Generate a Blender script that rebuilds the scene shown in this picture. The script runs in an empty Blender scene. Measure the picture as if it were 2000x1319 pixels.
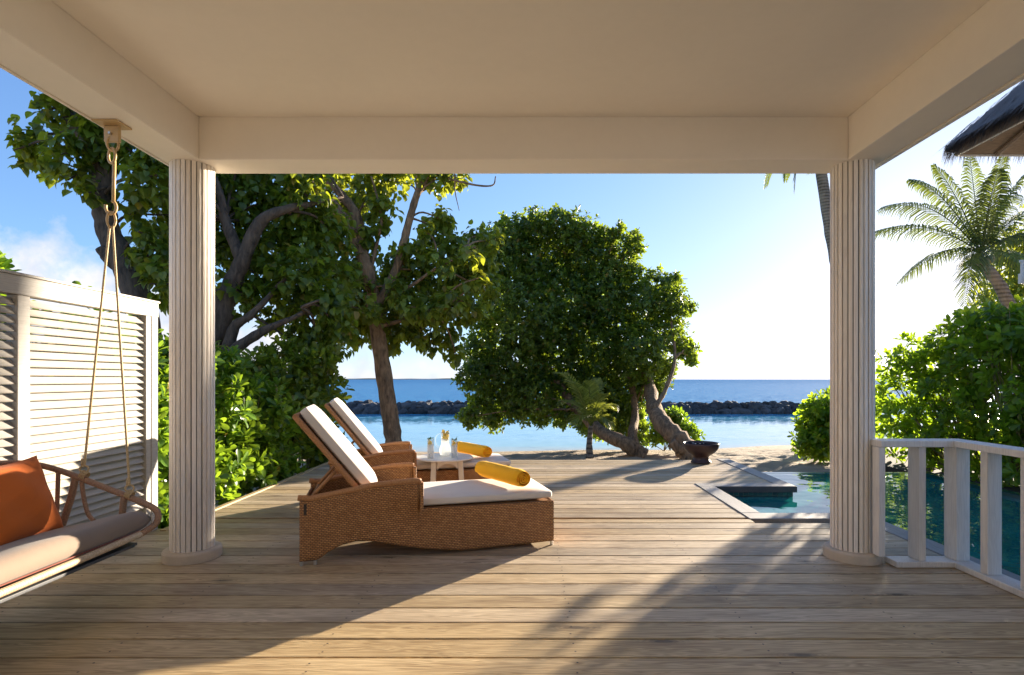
import bpy, bmesh, math, random
import numpy as np
from mathutils import Vector, Matrix

random.seed(7)
rng = np.random.default_rng(11)
SC = bpy.context.scene
COL = SC.collection

# ------------------------------------------------------------------ camera, sky, sun, exposure
H = 1.36                       # eye height above the deck
F, CX, CY = 1080.0, 1037.0, 741.0
cam_d = bpy.data.cameras.new('camera')
cam = bpy.data.objects.new('camera', cam_d)
COL.objects.link(cam)
cam.location = (0, 0, H)
cam.rotation_euler = (math.radians(90), 0, 0)
cam_d.sensor_width = 36
cam_d.lens = 36 * F / 2000
cam_d.shift_x = (1000 - CX) / 2000
cam_d.shift_y = (CY - 659.5) / 2000
cam_d.clip_start = 0.05
cam_d.clip_end = 30000
SC.camera = cam

SUN_AZ, SUN_EL = math.radians(39.9), math.radians(9.9)    # azimuth from +Y towards +X
SUN_DIR = Vector((math.sin(SUN_AZ) * math.cos(SUN_EL), math.cos(SUN_AZ) * math.cos(SUN_EL), math.sin(SUN_EL)))
sun_d = bpy.data.lights.new('sun', 'SUN')
sun_d.energy = 3.5
sun_d.angle = math.radians(0.6)
sun_d.color = (1.0, 0.86, 0.68)
sun = bpy.data.objects.new('sun', sun_d)
COL.objects.link(sun)
sun.location = SUN_DIR * 50
sun.rotation_euler = (-SUN_DIR).to_track_quat('-Z', 'Y').to_euler()

world = bpy.data.worlds.new('World')
SC.world = world
world.use_nodes = True
SKY_STRENGTH = 0.132
SC.view_settings.view_transform = 'Standard'
SC.view_settings.look = 'None'
SC.view_settings.gamma = 1.0
SC.view_settings.use_curve_mapping = False
SC.view_settings.exposure = 2.5
SC.cycles.use_denoising = True
SC.cycles.max_bounces = 10
SC.cycles.diffuse_bounces = 6
SC.cycles.glossy_bounces = 4
SC.cycles.transmission_bounces = 8
SC.cycles.transparent_max_bounces = 8
SC.cycles.sample_clamp_indirect = 8.0


def world_nodes():
    nt = world.node_tree
    nt.nodes.clear()
    N = nt.nodes.new
    L = nt.links.new
    out = N('ShaderNodeOutputWorld')
    bg = N('ShaderNodeBackground')
    bg.inputs['Strength'].default_value = SKY_STRENGTH
    sky = N('ShaderNodeTexSky')
    sky.sky_type = 'NISHITA'
    sky.sun_disc = False
    sky.sun_elevation = SUN_EL
    sky.sun_rotation = SUN_AZ
    sky.air_density = 0.62
    sky.dust_density = 0.27
    sky.ozone_density = 6.0
    sky.altitude = 0
    tc = N('ShaderNodeTexCoord')
    sep = N('ShaderNodeSeparateXYZ')
    L(tc.outputs['Generated'], sep.inputs[0])

    def math_(op, a, b=None, clamp=False):
        m = N('ShaderNodeMath')
        m.operation = op
        m.use_clamp = clamp
        for i, v in enumerate((a, b)):
            if v is None:
                continue
            if isinstance(v, (int, float)):
                m.inputs[i].default_value = v
            else:
                L(v, m.inputs[i])
        return m.outputs[0]

    # a cumulus bank low over the sea, taller towards the west (-X), with billowed tops
    flat = N('ShaderNodeCombineXYZ')
    L(sep.outputs[0], flat.inputs[0])
    L(sep.outputs[1], flat.inputs[1])
    n1 = N('ShaderNodeTexNoise')
    n1.inputs['Scale'].default_value = 5.0
    n1.inputs['Detail'].default_value = 3.0
    L(flat.outputs[0], n1.inputs['Vector'])
    n2 = N('ShaderNodeTexNoise')
    n2.inputs['Scale'].default_value = 16.0
    n2.inputs['Detail'].default_value = 8.0
    n2.inputs['Roughness'].default_value = 0.62
    L(tc.outputs['Generated'], n2.inputs['Vector'])
    west = math_('MULTIPLY', math_('MAXIMUM', math_('SUBTRACT', math_('MULTIPLY', sep.outputs[0], -1.0), 0.05), 0.0), 0.33)
    top = math_('ADD', west, math_('MULTIPLY', math_('SUBTRACT', n1.outputs[0], 0.47), 0.34))
    top = math_('ADD', top, math_('MULTIPLY', math_('SUBTRACT', n2.outputs[0], 0.5), 0.20))
    dens = math_('MULTIPLY', math_('SUBTRACT', top, sep.outputs[2]), 14.0, clamp=True)
    # the bank thins out in the bright sky round the sun
    toward = N('ShaderNodeVectorMath')
    toward.operation = 'DOT_PRODUCT'
    L(tc.outputs['Generated'], toward.inputs[0])
    toward.inputs[1].default_value = SUN_DIR
    dens = math_('MULTIPLY', dens, math_('MULTIPLY', math_('SUBTRACT', 0.93, toward.outputs['Value']), 3.0, clamp=True))
    n3 = N('ShaderNodeTexNoise')
    n3.inputs['Scale'].default_value = 22.0
    n3.inputs['Detail'].default_value = 6.0
    L(tc.outputs['Generated'], n3.inputs['Vector'])
    cr = N('ShaderNodeValToRGB')
    cr.color_ramp.elements[0].position = 0.35
    cr.color_ramp.elements[0].color = (1.08, 1.14, 1.32, 1)
    cr.color_ramp.elements[1].position = 0.65
    cr.color_ramp.elements[1].color = (1.52, 1.47, 1.47, 1)
    L(n3.outputs[0], cr.inputs[0])
    mix = N('ShaderNodeMixRGB')
    L(math_('MULTIPLY', dens, 0.96), mix.inputs[0])
    # soft shoulder: the glow round the sun keeps its place but not its full range
    hsv = N('ShaderNodeHueSaturation')
    hsv.inputs['Saturation'].default_value = 0.94
    L(sky.outputs[0], hsv.inputs['Color'])
    KS = 2.7
    den = N('ShaderNodeVectorMath')
    den.operation = 'MULTIPLY_ADD'
    L(hsv.outputs[0], den.inputs[0])
    den.inputs[1].default_value = (1 / KS,) * 3
    den.inputs[2].default_value = (1, 1, 1)
    dv = N('ShaderNodeVectorMath')
    dv.operation = 'DIVIDE'
    L(hsv.outputs[0], dv.inputs[0])
    L(den.outputs[0], dv.inputs[1])
    tint = N('ShaderNodeVectorMath')
    tint.operation = 'MULTIPLY'
    L(dv.outputs[0], tint.inputs[0])
    tint.inputs[1].default_value = (1.03, 0.95, 0.99)
    L(tint.outputs[0], mix.inputs[1])
    L(cr.outputs[0], mix.inputs[2])
    L(mix.outputs[0], bg.inputs[0])
    L(bg.outputs[0], out.inputs[0])


world_nodes()


# ------------------------------------------------------------------ helpers
def P(x, y, Y):
    """the point at depth Y that lies on the photo's line of sight (x, y), used only to take measurements"""
    return ((x - CX) * Y / F, Y, H - (y - CY) * Y / F)


class MB:
    def __init__(self):
        self.v, self.f, self.uv = [], [], {}

    def add(self, verts, faces):
        b = len(self.v)
        self.v += [tuple(p) for p in verts]
        self.f += [tuple(i + b for i in q) for q in faces]
        return b

    def box(self, x0, x1, y0, y1, z0, z1):
        v = [(x, y, z) for x in (x0, x1) for y in (y0, y1) for z in (z0, z1)]
        f = [(0, 1, 3, 2), (4, 6, 7, 5), (0, 4, 5, 1), (2, 3, 7, 6), (0, 2, 6, 4), (1, 5, 7, 3)]
        self.add(v, f)
        return self

    def prism(self, poly, lo, hi, axis='z'):
        """extrude a flat polygon between lo and hi along an axis"""
        n = len(poly)

        def pt(a, b, c):
            return {'z': (a, b, c), 'y': (a, c, b), 'x': (c, a, b)}[axis]
        v = [pt(a, b, lo) for a, b in poly] + [pt(a, b, hi) for a, b in poly]
        f = [tuple(range(n))[::-1], tuple(range(n, 2 * n))] + [(i, (i + 1) % n, n + (i + 1) % n, n + i) for i in range(n)]
        self.add(v, f)
        return self

    def tube(self, pts, rad, sides=8, cap=True):
        pts = [Vector(p) for p in pts]
        n = len(pts)
        if not hasattr(rad, '__len__'):
            rad = [rad] * n
        t0 = (pts[1] - pts[0]).normalized()
        ref = Vector((0, 0, 1)) if abs(t0.z) < 0.9 else Vector((1, 0, 0))
        e1 = t0.cross(ref).normalized()
        rings = []
        for i, p in enumerate(pts):
            t = (pts[min(i + 1, n - 1)] - pts[max(i - 1, 0)])
            if t.length < 1e-9:
                t = t0
            t = t.normalized()
            e1 = (e1 - t * e1.dot(t)).normalized()
            e2 = t.cross(e1)
            rings.append([p + (e1 * math.cos(a) + e2 * math.sin(a)) * rad[i] for a in [2 * math.pi * k / sides for k in range(sides)]])
        v = [q for r in rings for q in r]
        f = []
        for i in range(n - 1):
            for k in range(sides):
                a, b = i * sides + k, i * sides + (k + 1) % sides
                f.append((a, b, b + sides, a + sides))
        if cap:
            f.append(tuple(range(sides))[::-1])
            f.append(tuple(range((n - 1) * sides, n * sides)))
        self.add(v, f)
        return self

    def lathe(self, prof, n=32, c=(0, 0, 0)):
        v, f = [], []
        for r, z in prof:
            for k in range(n):
                a = 2 * math.pi * k / n
                v.append((c[0] + r * math.cos(a), c[1] + r * math.sin(a), c[2] + z))
        for i in range(len(prof) - 1):
            for k in range(n):
                a, b = i * n + k, i * n + (k + 1) % n
                f.append((a, b, b + n, a + n))
        if prof[0][0] > 1e-6:
            f.append(tuple(range(n))[::-1])
        if prof[-1][0] > 1e-6:
            f.append(tuple(range((len(prof) - 1) * n, len(prof) * n)))
        self.add(v, f)
        return self

    def build(self, name, mat, parent=None, smooth=False, bevel=0, off=None, seg=2):
        me = bpy.data.meshes.new(name)
        if off is None:
            off = tuple(parent.location) if (parent is not None and parent.type == 'EMPTY') else (0, 0, 0)
        me.from_pydata([(a - off[0], b - off[1], c - off[2]) for a, b, c in self.v], [], self.f)
        return finish(me, name, mat, parent, smooth, bevel, seg)


def finish(me, name, mat, parent=None, smooth=False, bevel=0, seg=2):
    me.update()
    if mat is not None:
        me.materials.append(mat)
    if smooth:
        me.polygons.foreach_set('use_smooth', [True] * len(me.polygons))
    o = bpy.data.objects.new(name, me)
    COL.objects.link(o)
    if parent is not None:
        o.parent = parent
    if bevel:
        m = o.modifiers.new('bevel', 'BEVEL')
        m.width = bevel
        m.segments = seg
        m.limit_method = 'ANGLE'
        m.angle_limit = math.radians(40)
        if smooth:
            pass
    return o


def tag(o, label=None, cat=None, group=None, kind=None):
    for k, val in (('label', label), ('category', cat), ('group', group), ('kind', kind)):
        if val:
            o[k] = val
    return o


def thing(name, label, cat, loc=(0, 0, 0), rz=0, group=None):
    o = bpy.data.objects.new(name, None)
    o.empty_display_size = 0.1
    COL.objects.link(o)
    o.location = loc
    o.rotation_euler = (0, 0, rz)
    return tag(o, label, cat, group)


def copy_tree(o, parent=None):
    c = o.copy()
    COL.objects.link(c)
    if parent is not None:
        c.parent = parent
    for ch in list(o.children):
        copy_tree(ch, c)
    return c


def spline(pts, n=8):
    """Catmull-Rom through the points"""
    pts = [Vector(p) for p in pts]
    q = [pts[0] * 2 - pts[1]] + pts + [pts[-1] * 2 - pts[-2]]
    out = []
    for i in range(1, len(q) - 2):
        for k in range(n):
            t = k / n
            a, b, c, d = q[i - 1], q[i], q[i + 1], q[i + 2]
            out.append(0.5 * ((2 * b) + (c - a) * t + (2 * a - 5 * b + 4 * c - d) * t * t + (3 * b - a - 3 * c + d) * t ** 3))
    out.append(pts[-1])
    return out


def interp(xs, ys, x):
    return float(np.interp(x, xs, ys))


# ------------------------------------------------------------------ materials
class NT:
    def __init__(self, name):
        self.m = bpy.data.materials.new(name)
        self.m.use_nodes = True
        self.nt = self.m.node_tree
        self.p = self.nt.nodes['Principled BSDF']
        self.out = self.nt.nodes['Material Output']

    def n(self, t, **kw):
        x = self.nt.nodes.new(t)
        for k, v in kw.items():
            setattr(x, k, v)
        return x

    def l(self, a, b):
        self.nt.links.new(a, b)

    def set(self, **kw):
        for k, v in kw.items():
            self.p.inputs[k.replace('_', ' ')].default_value = v
        return self

    def math(self, op, a, b=None, c=None, clamp=False):
        m = self.n('ShaderNodeMath', operation=op, use_clamp=clamp)
        for i, v in enumerate((a, b, c)):
            if v is None:
                continue
            if isinstance(v, (int, float)):
                m.inputs[i].default_value = v
            else:
                self.l(v, m.inputs[i])
        return m.outputs[0]

    def noise(self, vec, scale, detail=4, rough=0.55, dist=0.0):
        x = self.n('ShaderNodeTexNoise')
        x.inputs['Scale'].default_value = scale
        x.inputs['Detail'].default_value = detail
        x.inputs['Roughness'].default_value = rough
        x.inputs['Distortion'].default_value = dist
        if vec is not None:
            self.l(vec, x.inputs['Vector'])
        return x.outputs[0]

    def ramp(self, fac, *stops):
        r = self.n('ShaderNodeValToRGB')
        e = r.color_ramp.elements
        while len(e) < len(stops):
            e.new(0.5)
        for el, (pos, c) in zip(e, stops):
            el.position = pos
            el.color = (c[0], c[1], c[2], 1) if hasattr(c, '__len__') else (c, c, c, 1)
        self.l(fac, r.inputs[0])
        return r.outputs[0]

    def mix(self, fac, a, b, blend='MIX'):
        x = self.n('ShaderNodeMixRGB', blend_type=blend)
        for s, v in zip(x.inputs, (fac, a, b)):
            if isinstance(v, (int, float)):
                s.default_value = v
            elif isinstance(v, tuple):
                s.default_value = (*v, 1)
            else:
                self.l(v, s)
        return x.outputs[0]

    def mapping(self, vec, scale=(1, 1, 1), loc=(0, 0, 0)):
        m = self.n('ShaderNodeMapping')
        m.inputs['Scale'].default_value = scale
        m.inputs['Location'].default_value = loc
        self.l(vec, m.inputs['Vector'])
        return m.outputs[0]

    def coord(self, which='Object'):
        return self.n('ShaderNodeTexCoord').outputs[which]

    def bump(self, height, strength=0.3, dist=0.01):
        b = self.n('ShaderNodeBump')
        b.inputs['Strength'].default_value = strength
        b.inputs['Distance'].default_value = dist
        self.l(height, b.inputs['Height'])
        self.l(b.outputs[0], self.p.inputs['Normal'])
        return b

    def color(self, c):
        self.l(c, self.p.inputs['Base Color'])
        return self


def wood(name, c_lo, c_hi, axis=0, knots=True, rough=0.6, tone=0.25, fine=1.0):
    """sawn timber: grain runs along the given axis; each object takes its own cut of it"""
    t = NT(name)
    co = t.coord('Object')
    oi = t.n('ShaderNodeObjectInfo')
    rnd = oi.outputs['Random']
    shift = t.n('ShaderNodeVectorMath', operation='ADD')
    t.l(co, shift.inputs[0])
    cmb = t.n('ShaderNodeCombineXYZ')
    t.l(t.math('MULTIPLY', rnd, 91.0), cmb.inputs[0])
    t.l(t.math('MULTIPLY', rnd, 57.0), cmb.inputs[1])
    t.l(t.math('MULTIPLY', rnd, 33.0), cmb.inputs[2])
    t.l(cmb.outputs[0], shift.inputs[1])
    v = shift.outputs[0]
    s = [9.0 * fine] * 3
    s[axis] = 0.55 * fine
    grain = t.noise(t.mapping(v, tuple(s)), 2.2, 3, 0.5, 1.3)
    ringed = t.math('SINE', t.math('MULTIPLY', grain, 46.0))
    ringed = t.math('MULTIPLY_ADD', ringed, 0.5, 0.5)
    s2 = [70.0 * fine] * 3
    s2[axis] = 1.6 * fine
    fib = t.noise(t.mapping(v, tuple(s2)), 2.0, 4, 0.6)
    broad = t.noise(t.mapping(v, tuple([1.2 if i == axis else 4.0 for i in range(3)])), 1.2, 3)
    k = t.math('ADD', t.math('MULTIPLY', ringed, 0.26), t.math('MULTIPLY', fib, 0.50))
    k = t.math('ADD', k, t.math('MULTIPLY', t.math('SUBTRACT', broad, 0.5), 0.7))
    col = t.ramp(k, (0.08, c_lo), (0.72, c_hi))
    tn = t.math('MULTIPLY_ADD', rnd, tone, 1.0 - tone / 2)
    col = t.mix(1.0, col, t.ramp(tn, (0.0, 0.0), (1.0, 1.0)), 'MULTIPLY') if False else col
    hsv = t.n('ShaderNodeHueSaturation')
    t.l(col, hsv.inputs['Color'])
    t.l(tn, hsv.inputs['Value'])
    t.l(t.math('MULTIPLY_ADD', t.math('FRACT', t.math('MULTIPLY', rnd, 7.3)), 0.3, 0.85), hsv.inputs['Saturation'])
    col = hsv.outputs[0]
    if knots:
        sk = [5.8] * 3
        sk[axis] = 1.7
        vo = t.n('ShaderNodeTexVoronoi')
        vo.inputs['Scale'].default_value = 1.0
        t.l(t.mapping(v, tuple(sk)), vo.inputs['Vector'])
        wob = t.math('ADD', vo.outputs['Distance'], t.math('MULTIPLY', t.math('SUBTRACT', grain, 0.5), 0.12))
        kn = t.ramp(wob, (0.06, 1.0), (0.15, 0.0))
        ring = t.math('MULTIPLY', t.math('MULTIPLY_ADD', t.math('SINE', t.math('MULTIPLY', wob, 120.0)), 0.5, 0.5), t.ramp(wob, (0.10, 1.0), (0.34, 0.0)))
        keep = t.math('GREATER_THAN', t.n('ShaderNodeSeparateColor').outputs[0], 0.5)
        sepc = t.n('ShaderNodeSeparateColor')
        t.l(vo.outputs['Color'], sepc.inputs[0])
        keep = t.math('GREATER_THAN', sepc.outputs[0], 0.35)
        col = t.mix(t.math('MULTIPLY', t.math('MULTIPLY', ring, keep), 0.35), col, tuple(x * 0.45 for x in c_lo))
        col = t.mix(t.math('MULTIPLY', t.math('MULTIPLY', kn, keep), 0.75), col, tuple(x * 0.32 for x in c_lo))
    t.color(col)
    t.set(Roughness=rough)
    t.bump(t.math('ADD', fib, t.math('MULTIPLY', ringed, 0.25)), 0.35, 0.004)
    return t.m


def paint(name, c, rough=0.6, wear=0.12, scale=6.0, bump=0.08):
    t = NT(name)
    co = t.coord('Object')
    a = t.noise(co, scale, 5, 0.6)
    b = t.noise(co, scale * 9, 3, 0.6)
    k = t.math('ADD', t.math('MULTIPLY', a, 0.7), t.math('MULTIPLY', b, 0.3))
    t.color(t.ramp(k, (0.3, tuple(x * (1 - wear) for x in c)), (0.65, c)))
    t.set(Roughness=rough)
    t.bump(b, bump, 0.004)
    return t.m


def leaf_mat(name, dark, light, trans, spec=0.5, rough=0.38, tmix=0.42, yellow=0.03):
    t = NT(name)
    geo = t.n('ShaderNodeNewGeometry')
    oi = t.n('ShaderNodeObjectInfo')
    r = t.math('FRACT', t.math('ADD', geo.outputs['Random Per Island'], oi.outputs['Random']))
    col = t.ramp(r, (0.0, dark), (0.75, light), (0.97, tuple(x * 1.25 for x in light)))
    col = t.mix(t.math('GREATER_THAN', t.math('FRACT', t.math('MULTIPLY', r, 17.3)), 1 - yellow), col, (0.30, 0.20, 0.03))
    vein = t.noise(t.coord('Object'), 30.0, 3)
    col = t.mix(t.math('MULTIPLY', vein, 0.35), col, tuple(x * 0.6 for x in dark))
    t.color(col)
    t.set(Roughness=rough)
    t.p.inputs['Specular IOR Level'].default_value = spec
    tr = t.n('ShaderNodeBsdfTranslucent')
    tcol = t.ramp(r, (0.0, tuple(x * 0.6 for x in trans)), (0.8, trans))
    t.l(tcol, tr.inputs['Color'])
    mx = t.n('ShaderNodeMixShader')
    mx.inputs[0].default_value = tmix
    t.l(t.p.outputs[0], mx.inputs[1])
    t.l(tr.outputs[0], mx.inputs[2])
    t.l(mx.outputs[0], t.out.inputs[0])
    return t.m


M = {}
M['deck'] = wood('deck_timber', (0.25, 0.165, 0.082), (0.66, 0.51, 0.305), axis=0, tone=0.46)
M['deck_y'] = wood('deck_timber_lengthwise', (0.30, 0.21, 0.11), (0.56, 0.44, 0.27), axis=1, tone=0.3)
M['coping'] = wood('grey_coping_timber', (0.20, 0.185, 0.165), (0.36, 0.335, 0.30), axis=1, knots=False, tone=0.2)
M['ceiling'] = paint('cream_paint', (0.88, 0.81, 0.70), 0.7, 0.05, 1.5, 0.04)
M['stave'] = wood('whitewashed_timber', (0.72, 0.64, 0.54), (0.92, 0.85, 0.75), axis=2, knots=False, tone=0.2, rough=0.65)
M['gap'] = paint('dark_timber_and_gap_shade', (0.05, 0.04, 0.03), 0.9)  # near-black timber, also the colour standing for shade under the deck
M['plaster'] = paint('cream_plaster', (0.82, 0.74, 0.63), 0.8, 0.06, 3, 0.1)
M['plinth'] = paint('pale_stone', (0.60, 0.50, 0.38), 0.75, 0.2, 9, 0.2)
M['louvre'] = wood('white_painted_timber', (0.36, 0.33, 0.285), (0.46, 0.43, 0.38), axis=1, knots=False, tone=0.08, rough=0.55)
M['rail'] = wood('white_painted_railing', (0.60, 0.57, 0.53), (0.78, 0.75, 0.70), axis=2, knots=False, tone=0.08, rough=0.5)
M['metal'] = NT('brushed_metal').set(Base_Color=(0.6, 0.58, 0.55, 1), Metallic=0.9, Roughness=0.35).m
M['gold'] = paint('ochre_painted_metal', (0.56, 0.38, 0.17), 0.45, 0.15, 20, 0.05)
M['nail'] = NT('nail_steel').set(Base_Color=(0.05, 0.045, 0.04, 1), Roughness=0.6).m


def cushion_mat(name, c, scale=500.0):
    t = NT(name)
    co = t.coord('Object')
    a = t.noise(co, 3.0, 4)
    f = t.noise(co, scale, 2)
    t.color(t.ramp(a, (0.3, tuple(x * 0.92 for x in c)), (0.7, c)))
    t.set(Roughness=0.9)
    t.p.inputs['Sheen Weight'].default_value = 0.15
    t.bump(t.math('ADD', t.math('MULTIPLY', a, 1.0), t.math('MULTIPLY', f, 0.08)), 0.25, 0.02)
    return t.m


M['cushion'] = cushion_mat('off_white_canvas', (0.66, 0.60, 0.52))
M['taupe'] = cushion_mat('taupe_canvas', (0.25, 0.185, 0.135))
M['piping'] = cushion_mat('brick_red_piping', (0.20, 0.05, 0.03))
M['orange'] = cushion_mat('orange_silk', (0.66, 0.145, 0.012))


def towel_mat():
    t = NT('yellow_terry')
    co = t.coord('Object')
    f = t.noise(co, 260.0, 3, 0.7)
    g = t.noise(co, 40.0, 3, 0.6)
    t.color(t.ramp(f, (0.3, (0.90, 0.40, 0.004)), (0.7, (1.0, 0.53, 0.010))))
    t.set(Roughness=1.0)
    t.p.inputs['Sheen Weight'].default_value = 0.4
    t.p.inputs['Sheen Tint'].default_value = (1, 0.75, 0.2, 1)
    t.bump(t.math('ADD', f, g), 0.6, 0.006)
    return t.m


M['towel'] = towel_mat()


def wicker_mat():
    t = NT('woven_wicker')
    uv = t.coord('UV')
    br = t.n('ShaderNodeTexBrick')
    br.offset = 0.5
    br.inputs['Scale'].default_value = 1.0
    br.inputs['Brick Width'].default_value = 0.025
    br.inputs['Row Height'].default_value = 0.0130
    br.inputs['Mortar Size'].default_value = 0.0030
    br.inputs['Mortar Smooth'].default_value = 0.6
    br.inputs['Color1'].default_value = (0.68, 0.345, 0.125, 1)
    br.inputs['Color2'].default_value = (0.42, 0.180, 0.055, 1)
    br.inputs['Mortar'].default_value = (0.05, 0.018, 0.006, 1)
    t.l(uv, br.inputs['Vector'])
    big = t.noise(uv, 4.0, 4)
    col = t.mix(t.math('MULTIPLY', big, 0.35), br.outputs['Color'], (0.46, 0.22, 0.08), 'MIX')
    t.color(col)
    t.set(Roughness=0.45)
    sep = t.n('ShaderNodeSeparateXYZ')
    t.l(uv, sep.inputs[0])
    strand = t.math('ABSOLUTE', t.math('SINE', t.math('MULTIPLY', sep.outputs[1], math.pi / 0.0130)))
    hgt = t.math('SUBTRACT', t.math('MULTIPLY', strand, 0.5), br.outputs['Fac'])
    t.bump(hgt, 0.8, 0.005)
    return t.m


M['wicker'] = wicker_mat()


def rope_mat(name, c, c2):
    t = NT(name)
    co = t.coord('Object')
    f = t.noise(co, 120.0, 3)
    t.color(t.ramp(f, (0.3, c2), (0.7, c)))
    t.set(Roughness=0.6)
    t.bump(f, 0.2, 0.002)
    return t.m


M['rope'] = rope_mat('golden_rope', (0.62, 0.46, 0.24), (0.40, 0.27, 0.12))
M['cord_wrap'] = rope_mat('pale_cord_wrap', (0.66, 0.52, 0.35), (0.44, 0.30, 0.17))
M['tan_wrap'] = rope_mat('tan_cord_wrap', (0.40, 0.235, 0.13), (0.25, 0.13, 0.065))


def bark_mat(name, c_lo, c_hi, rings=False):
    t = NT(name)
    co = t.coord('Object')
    v = t.mapping(co, (7, 7, 2.0))
    a = t.noise(v, 2.0, 6, 0.65, 0.5)
    if rings:
        sep = t.n('ShaderNodeSeparateXYZ')
        t.l(co, sep.inputs[0])
        a = t.math('ADD', t.math('MULTIPLY', a, 0.6), t.math('MULTIPLY', t.math('ABSOLUTE', t.math('SINE', t.math('MULTIPLY', sep.outputs[2], 26.0))), 0.35))
    b = t.noise(co, 1.7, 3)
    col = t.ramp(a, (0.3, c_lo), (0.68, c_hi))
    col = t.mix(t.ramp(b, (0.5, 0.0), (0.7, 0.5)), col, tuple(x * 1.25 for x in c_hi))
    t.color(col)
    t.set(Roughness=0.9)
    t.bump(a, 0.9, 0.05)
    return t.m


M['bark'] = bark_mat('dark_bark', (0.035, 0.025, 0.018), (0.16, 0.115, 0.08))
M['bark_b'] = bark_mat('brown_bark', (0.060, 0.036, 0.020), (0.40, 0.25, 0.135))
M['bark_palm'] = bark_mat('palm_bark', (0.08, 0.06, 0.045), (0.26, 0.21, 0.16), rings=True)
M['hibiscus'] = leaf_mat('broad_leaf', (0.034, 0.072, 0.009), (0.130, 0.205, 0.024), (0.50, 0.58, 0.03), yellow=0.02)
M['hibiscus_l'] = leaf_mat('bright_broad_leaf', (0.048, 0.090, 0.010), (0.190, 0.255, 0.030), (0.55, 0.60, 0.04), yellow=0.03)
M['beach'] = leaf_mat('dense_tree_leaf', (0.026, 0.060, 0.009), (0.110, 0.185, 0.024), (0.36, 0.48, 0.03), yellow=0.02)
M['naupaka'] = leaf_mat('glossy_shrub_leaf', (0.048, 0.120, 0.010), (0.150, 0.285, 0.026), (0.36, 0.54, 0.03), rough=0.32, yellow=0.01)
M['hedge'] = leaf_mat('hedge_leaf', (0.036, 0.095, 0.008), (0.115, 0.230, 0.020), (0.50, 0.72, 0.03), rough=0.34, tmix=0.5, yellow=0.015)
M['frond'] = leaf_mat('palm_leaflet', (0.025, 0.052, 0.014), (0.070, 0.110, 0.026), (0.26, 0.32, 0.05), tmix=0.35, yellow=0.0)
M['young_frond'] = leaf_mat('young_palm_leaflet', (0.09, 0.13, 0.022), (0.17, 0.21, 0.04), (0.5, 0.55, 0.06), tmix=0.35, yellow=0.0)
M['stem'] = NT('green_stem').set(Base_Color=(0.16, 0.15, 0.05, 1), Roughness=0.6).m


def sand_mat():
    t = NT('coral_sand')
    co = t.coord('Object')
    a = t.noise(co, 1.3, 5, 0.6)
    g = t.noise(co, 90.0, 3, 0.8)
    b = t.noise(co, 5.0, 5, 0.6)
    col = t.ramp(t.math('ADD', t.math('MULTIPLY', a, 0.6), t.math('MULTIPLY', g, 0.4)), (0.3, (0.30, 0.22, 0.135)), (0.7, (0.47, 0.37, 0.25)))
    t.color(col)
    t.set(Roughness=0.95)
    t.bump(t.math('ADD', b, t.math('MULTIPLY', g, 0.12)), 0.9, 0.12)
    return t.m


M['sand'] = sand_mat()


def sea_mat():
    t = NT('sea_water')
    co = t.coord('Object')
    sep = t.n('ShaderNodeSeparateXYZ')
    t.l(co, sep.inputs[0])
    patch = t.noise(t.mapping(co, (0.05, 0.16, 1)), 1.0, 4)
    yy = t.math('ADD', sep.outputs[1], t.math('MULTIPLY', t.math('SUBTRACT', patch, 0.5), 10.0))
    d = t.math('DIVIDE', t.math('SUBTRACT', yy, 17.0), 30.0, clamp=True)
    t.color(t.ramp(d, (0.0, (0.42, 0.40, 0.30)), (0.06, (0.24, 0.42, 0.46)), (0.4, (0.09, 0.33, 0.50)), (0.75, (0.045, 0.36, 0.54)), (1.0, (0.035, 0.31, 0.48))))
    t.set(Roughness=0.06, IOR=1.33)
    out = t.math('DIVIDE', t.math('SUBTRACT', sep.outputs[1], 30.0), 14.0, clamp=True)
    far = t.math('DIVIDE', t.math('SUBTRACT', sep.outputs[1], 60.0), 400.0, clamp=True)

    def wave(scale):
        x = t.n('ShaderNodeTexNoise')
        x.inputs['Scale'].default_value = 1.0
        x.inputs['Detail'].default_value = 3.0
        t.l(t.mapping(co, scale), x.inputs['Vector'])
        q = t.n('ShaderNodeVectorMath', operation='SUBTRACT')
        t.l(x.outputs['Color'], q.inputs[0])
        q.inputs[1].default_value = (0.5, 0.5, 0.5)
        return q.outputs[0]
    # wave facets tip the surface; those leaning towards the shore are the ones seen from it
    a = t.n('ShaderNodeVectorMath', operation='ADD')
    t.l(wave((0.7, 1.7, 1)), a.inputs[0])
    t.l(wave((2.6, 6.5, 1)), a.inputs[1])
    sp = t.n('ShaderNodeSeparateXYZ')
    t.l(a.outputs[0], sp.inputs[0])
    amp = t.math('MULTIPLY_ADD', out, 0.36, 0.07)
    cb = t.n('ShaderNodeCombineXYZ')
    t.l(t.math('MULTIPLY', sp.outputs[0], amp), cb.inputs[0])
    lean = t.math('MULTIPLY', t.math('ABSOLUTE', sp.outputs[1]), t.math('MULTIPLY', amp, -1.5))
    lean = t.math('SUBTRACT', lean, t.math('MULTIPLY_ADD', out, 0.10, t.math('MULTIPLY', far, 0.04)))
    t.l(lean, cb.inputs[1])
    cb.inputs[2].default_value = 1.0
    nm = t.n('ShaderNodeVectorMath', operation='NORMALIZE')
    t.l(cb.outputs[0], nm.inputs[0])
    t.l(nm.outputs[0], t.p.inputs['Normal'])
    return t.m


M['sea'] = sea_mat()


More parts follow.
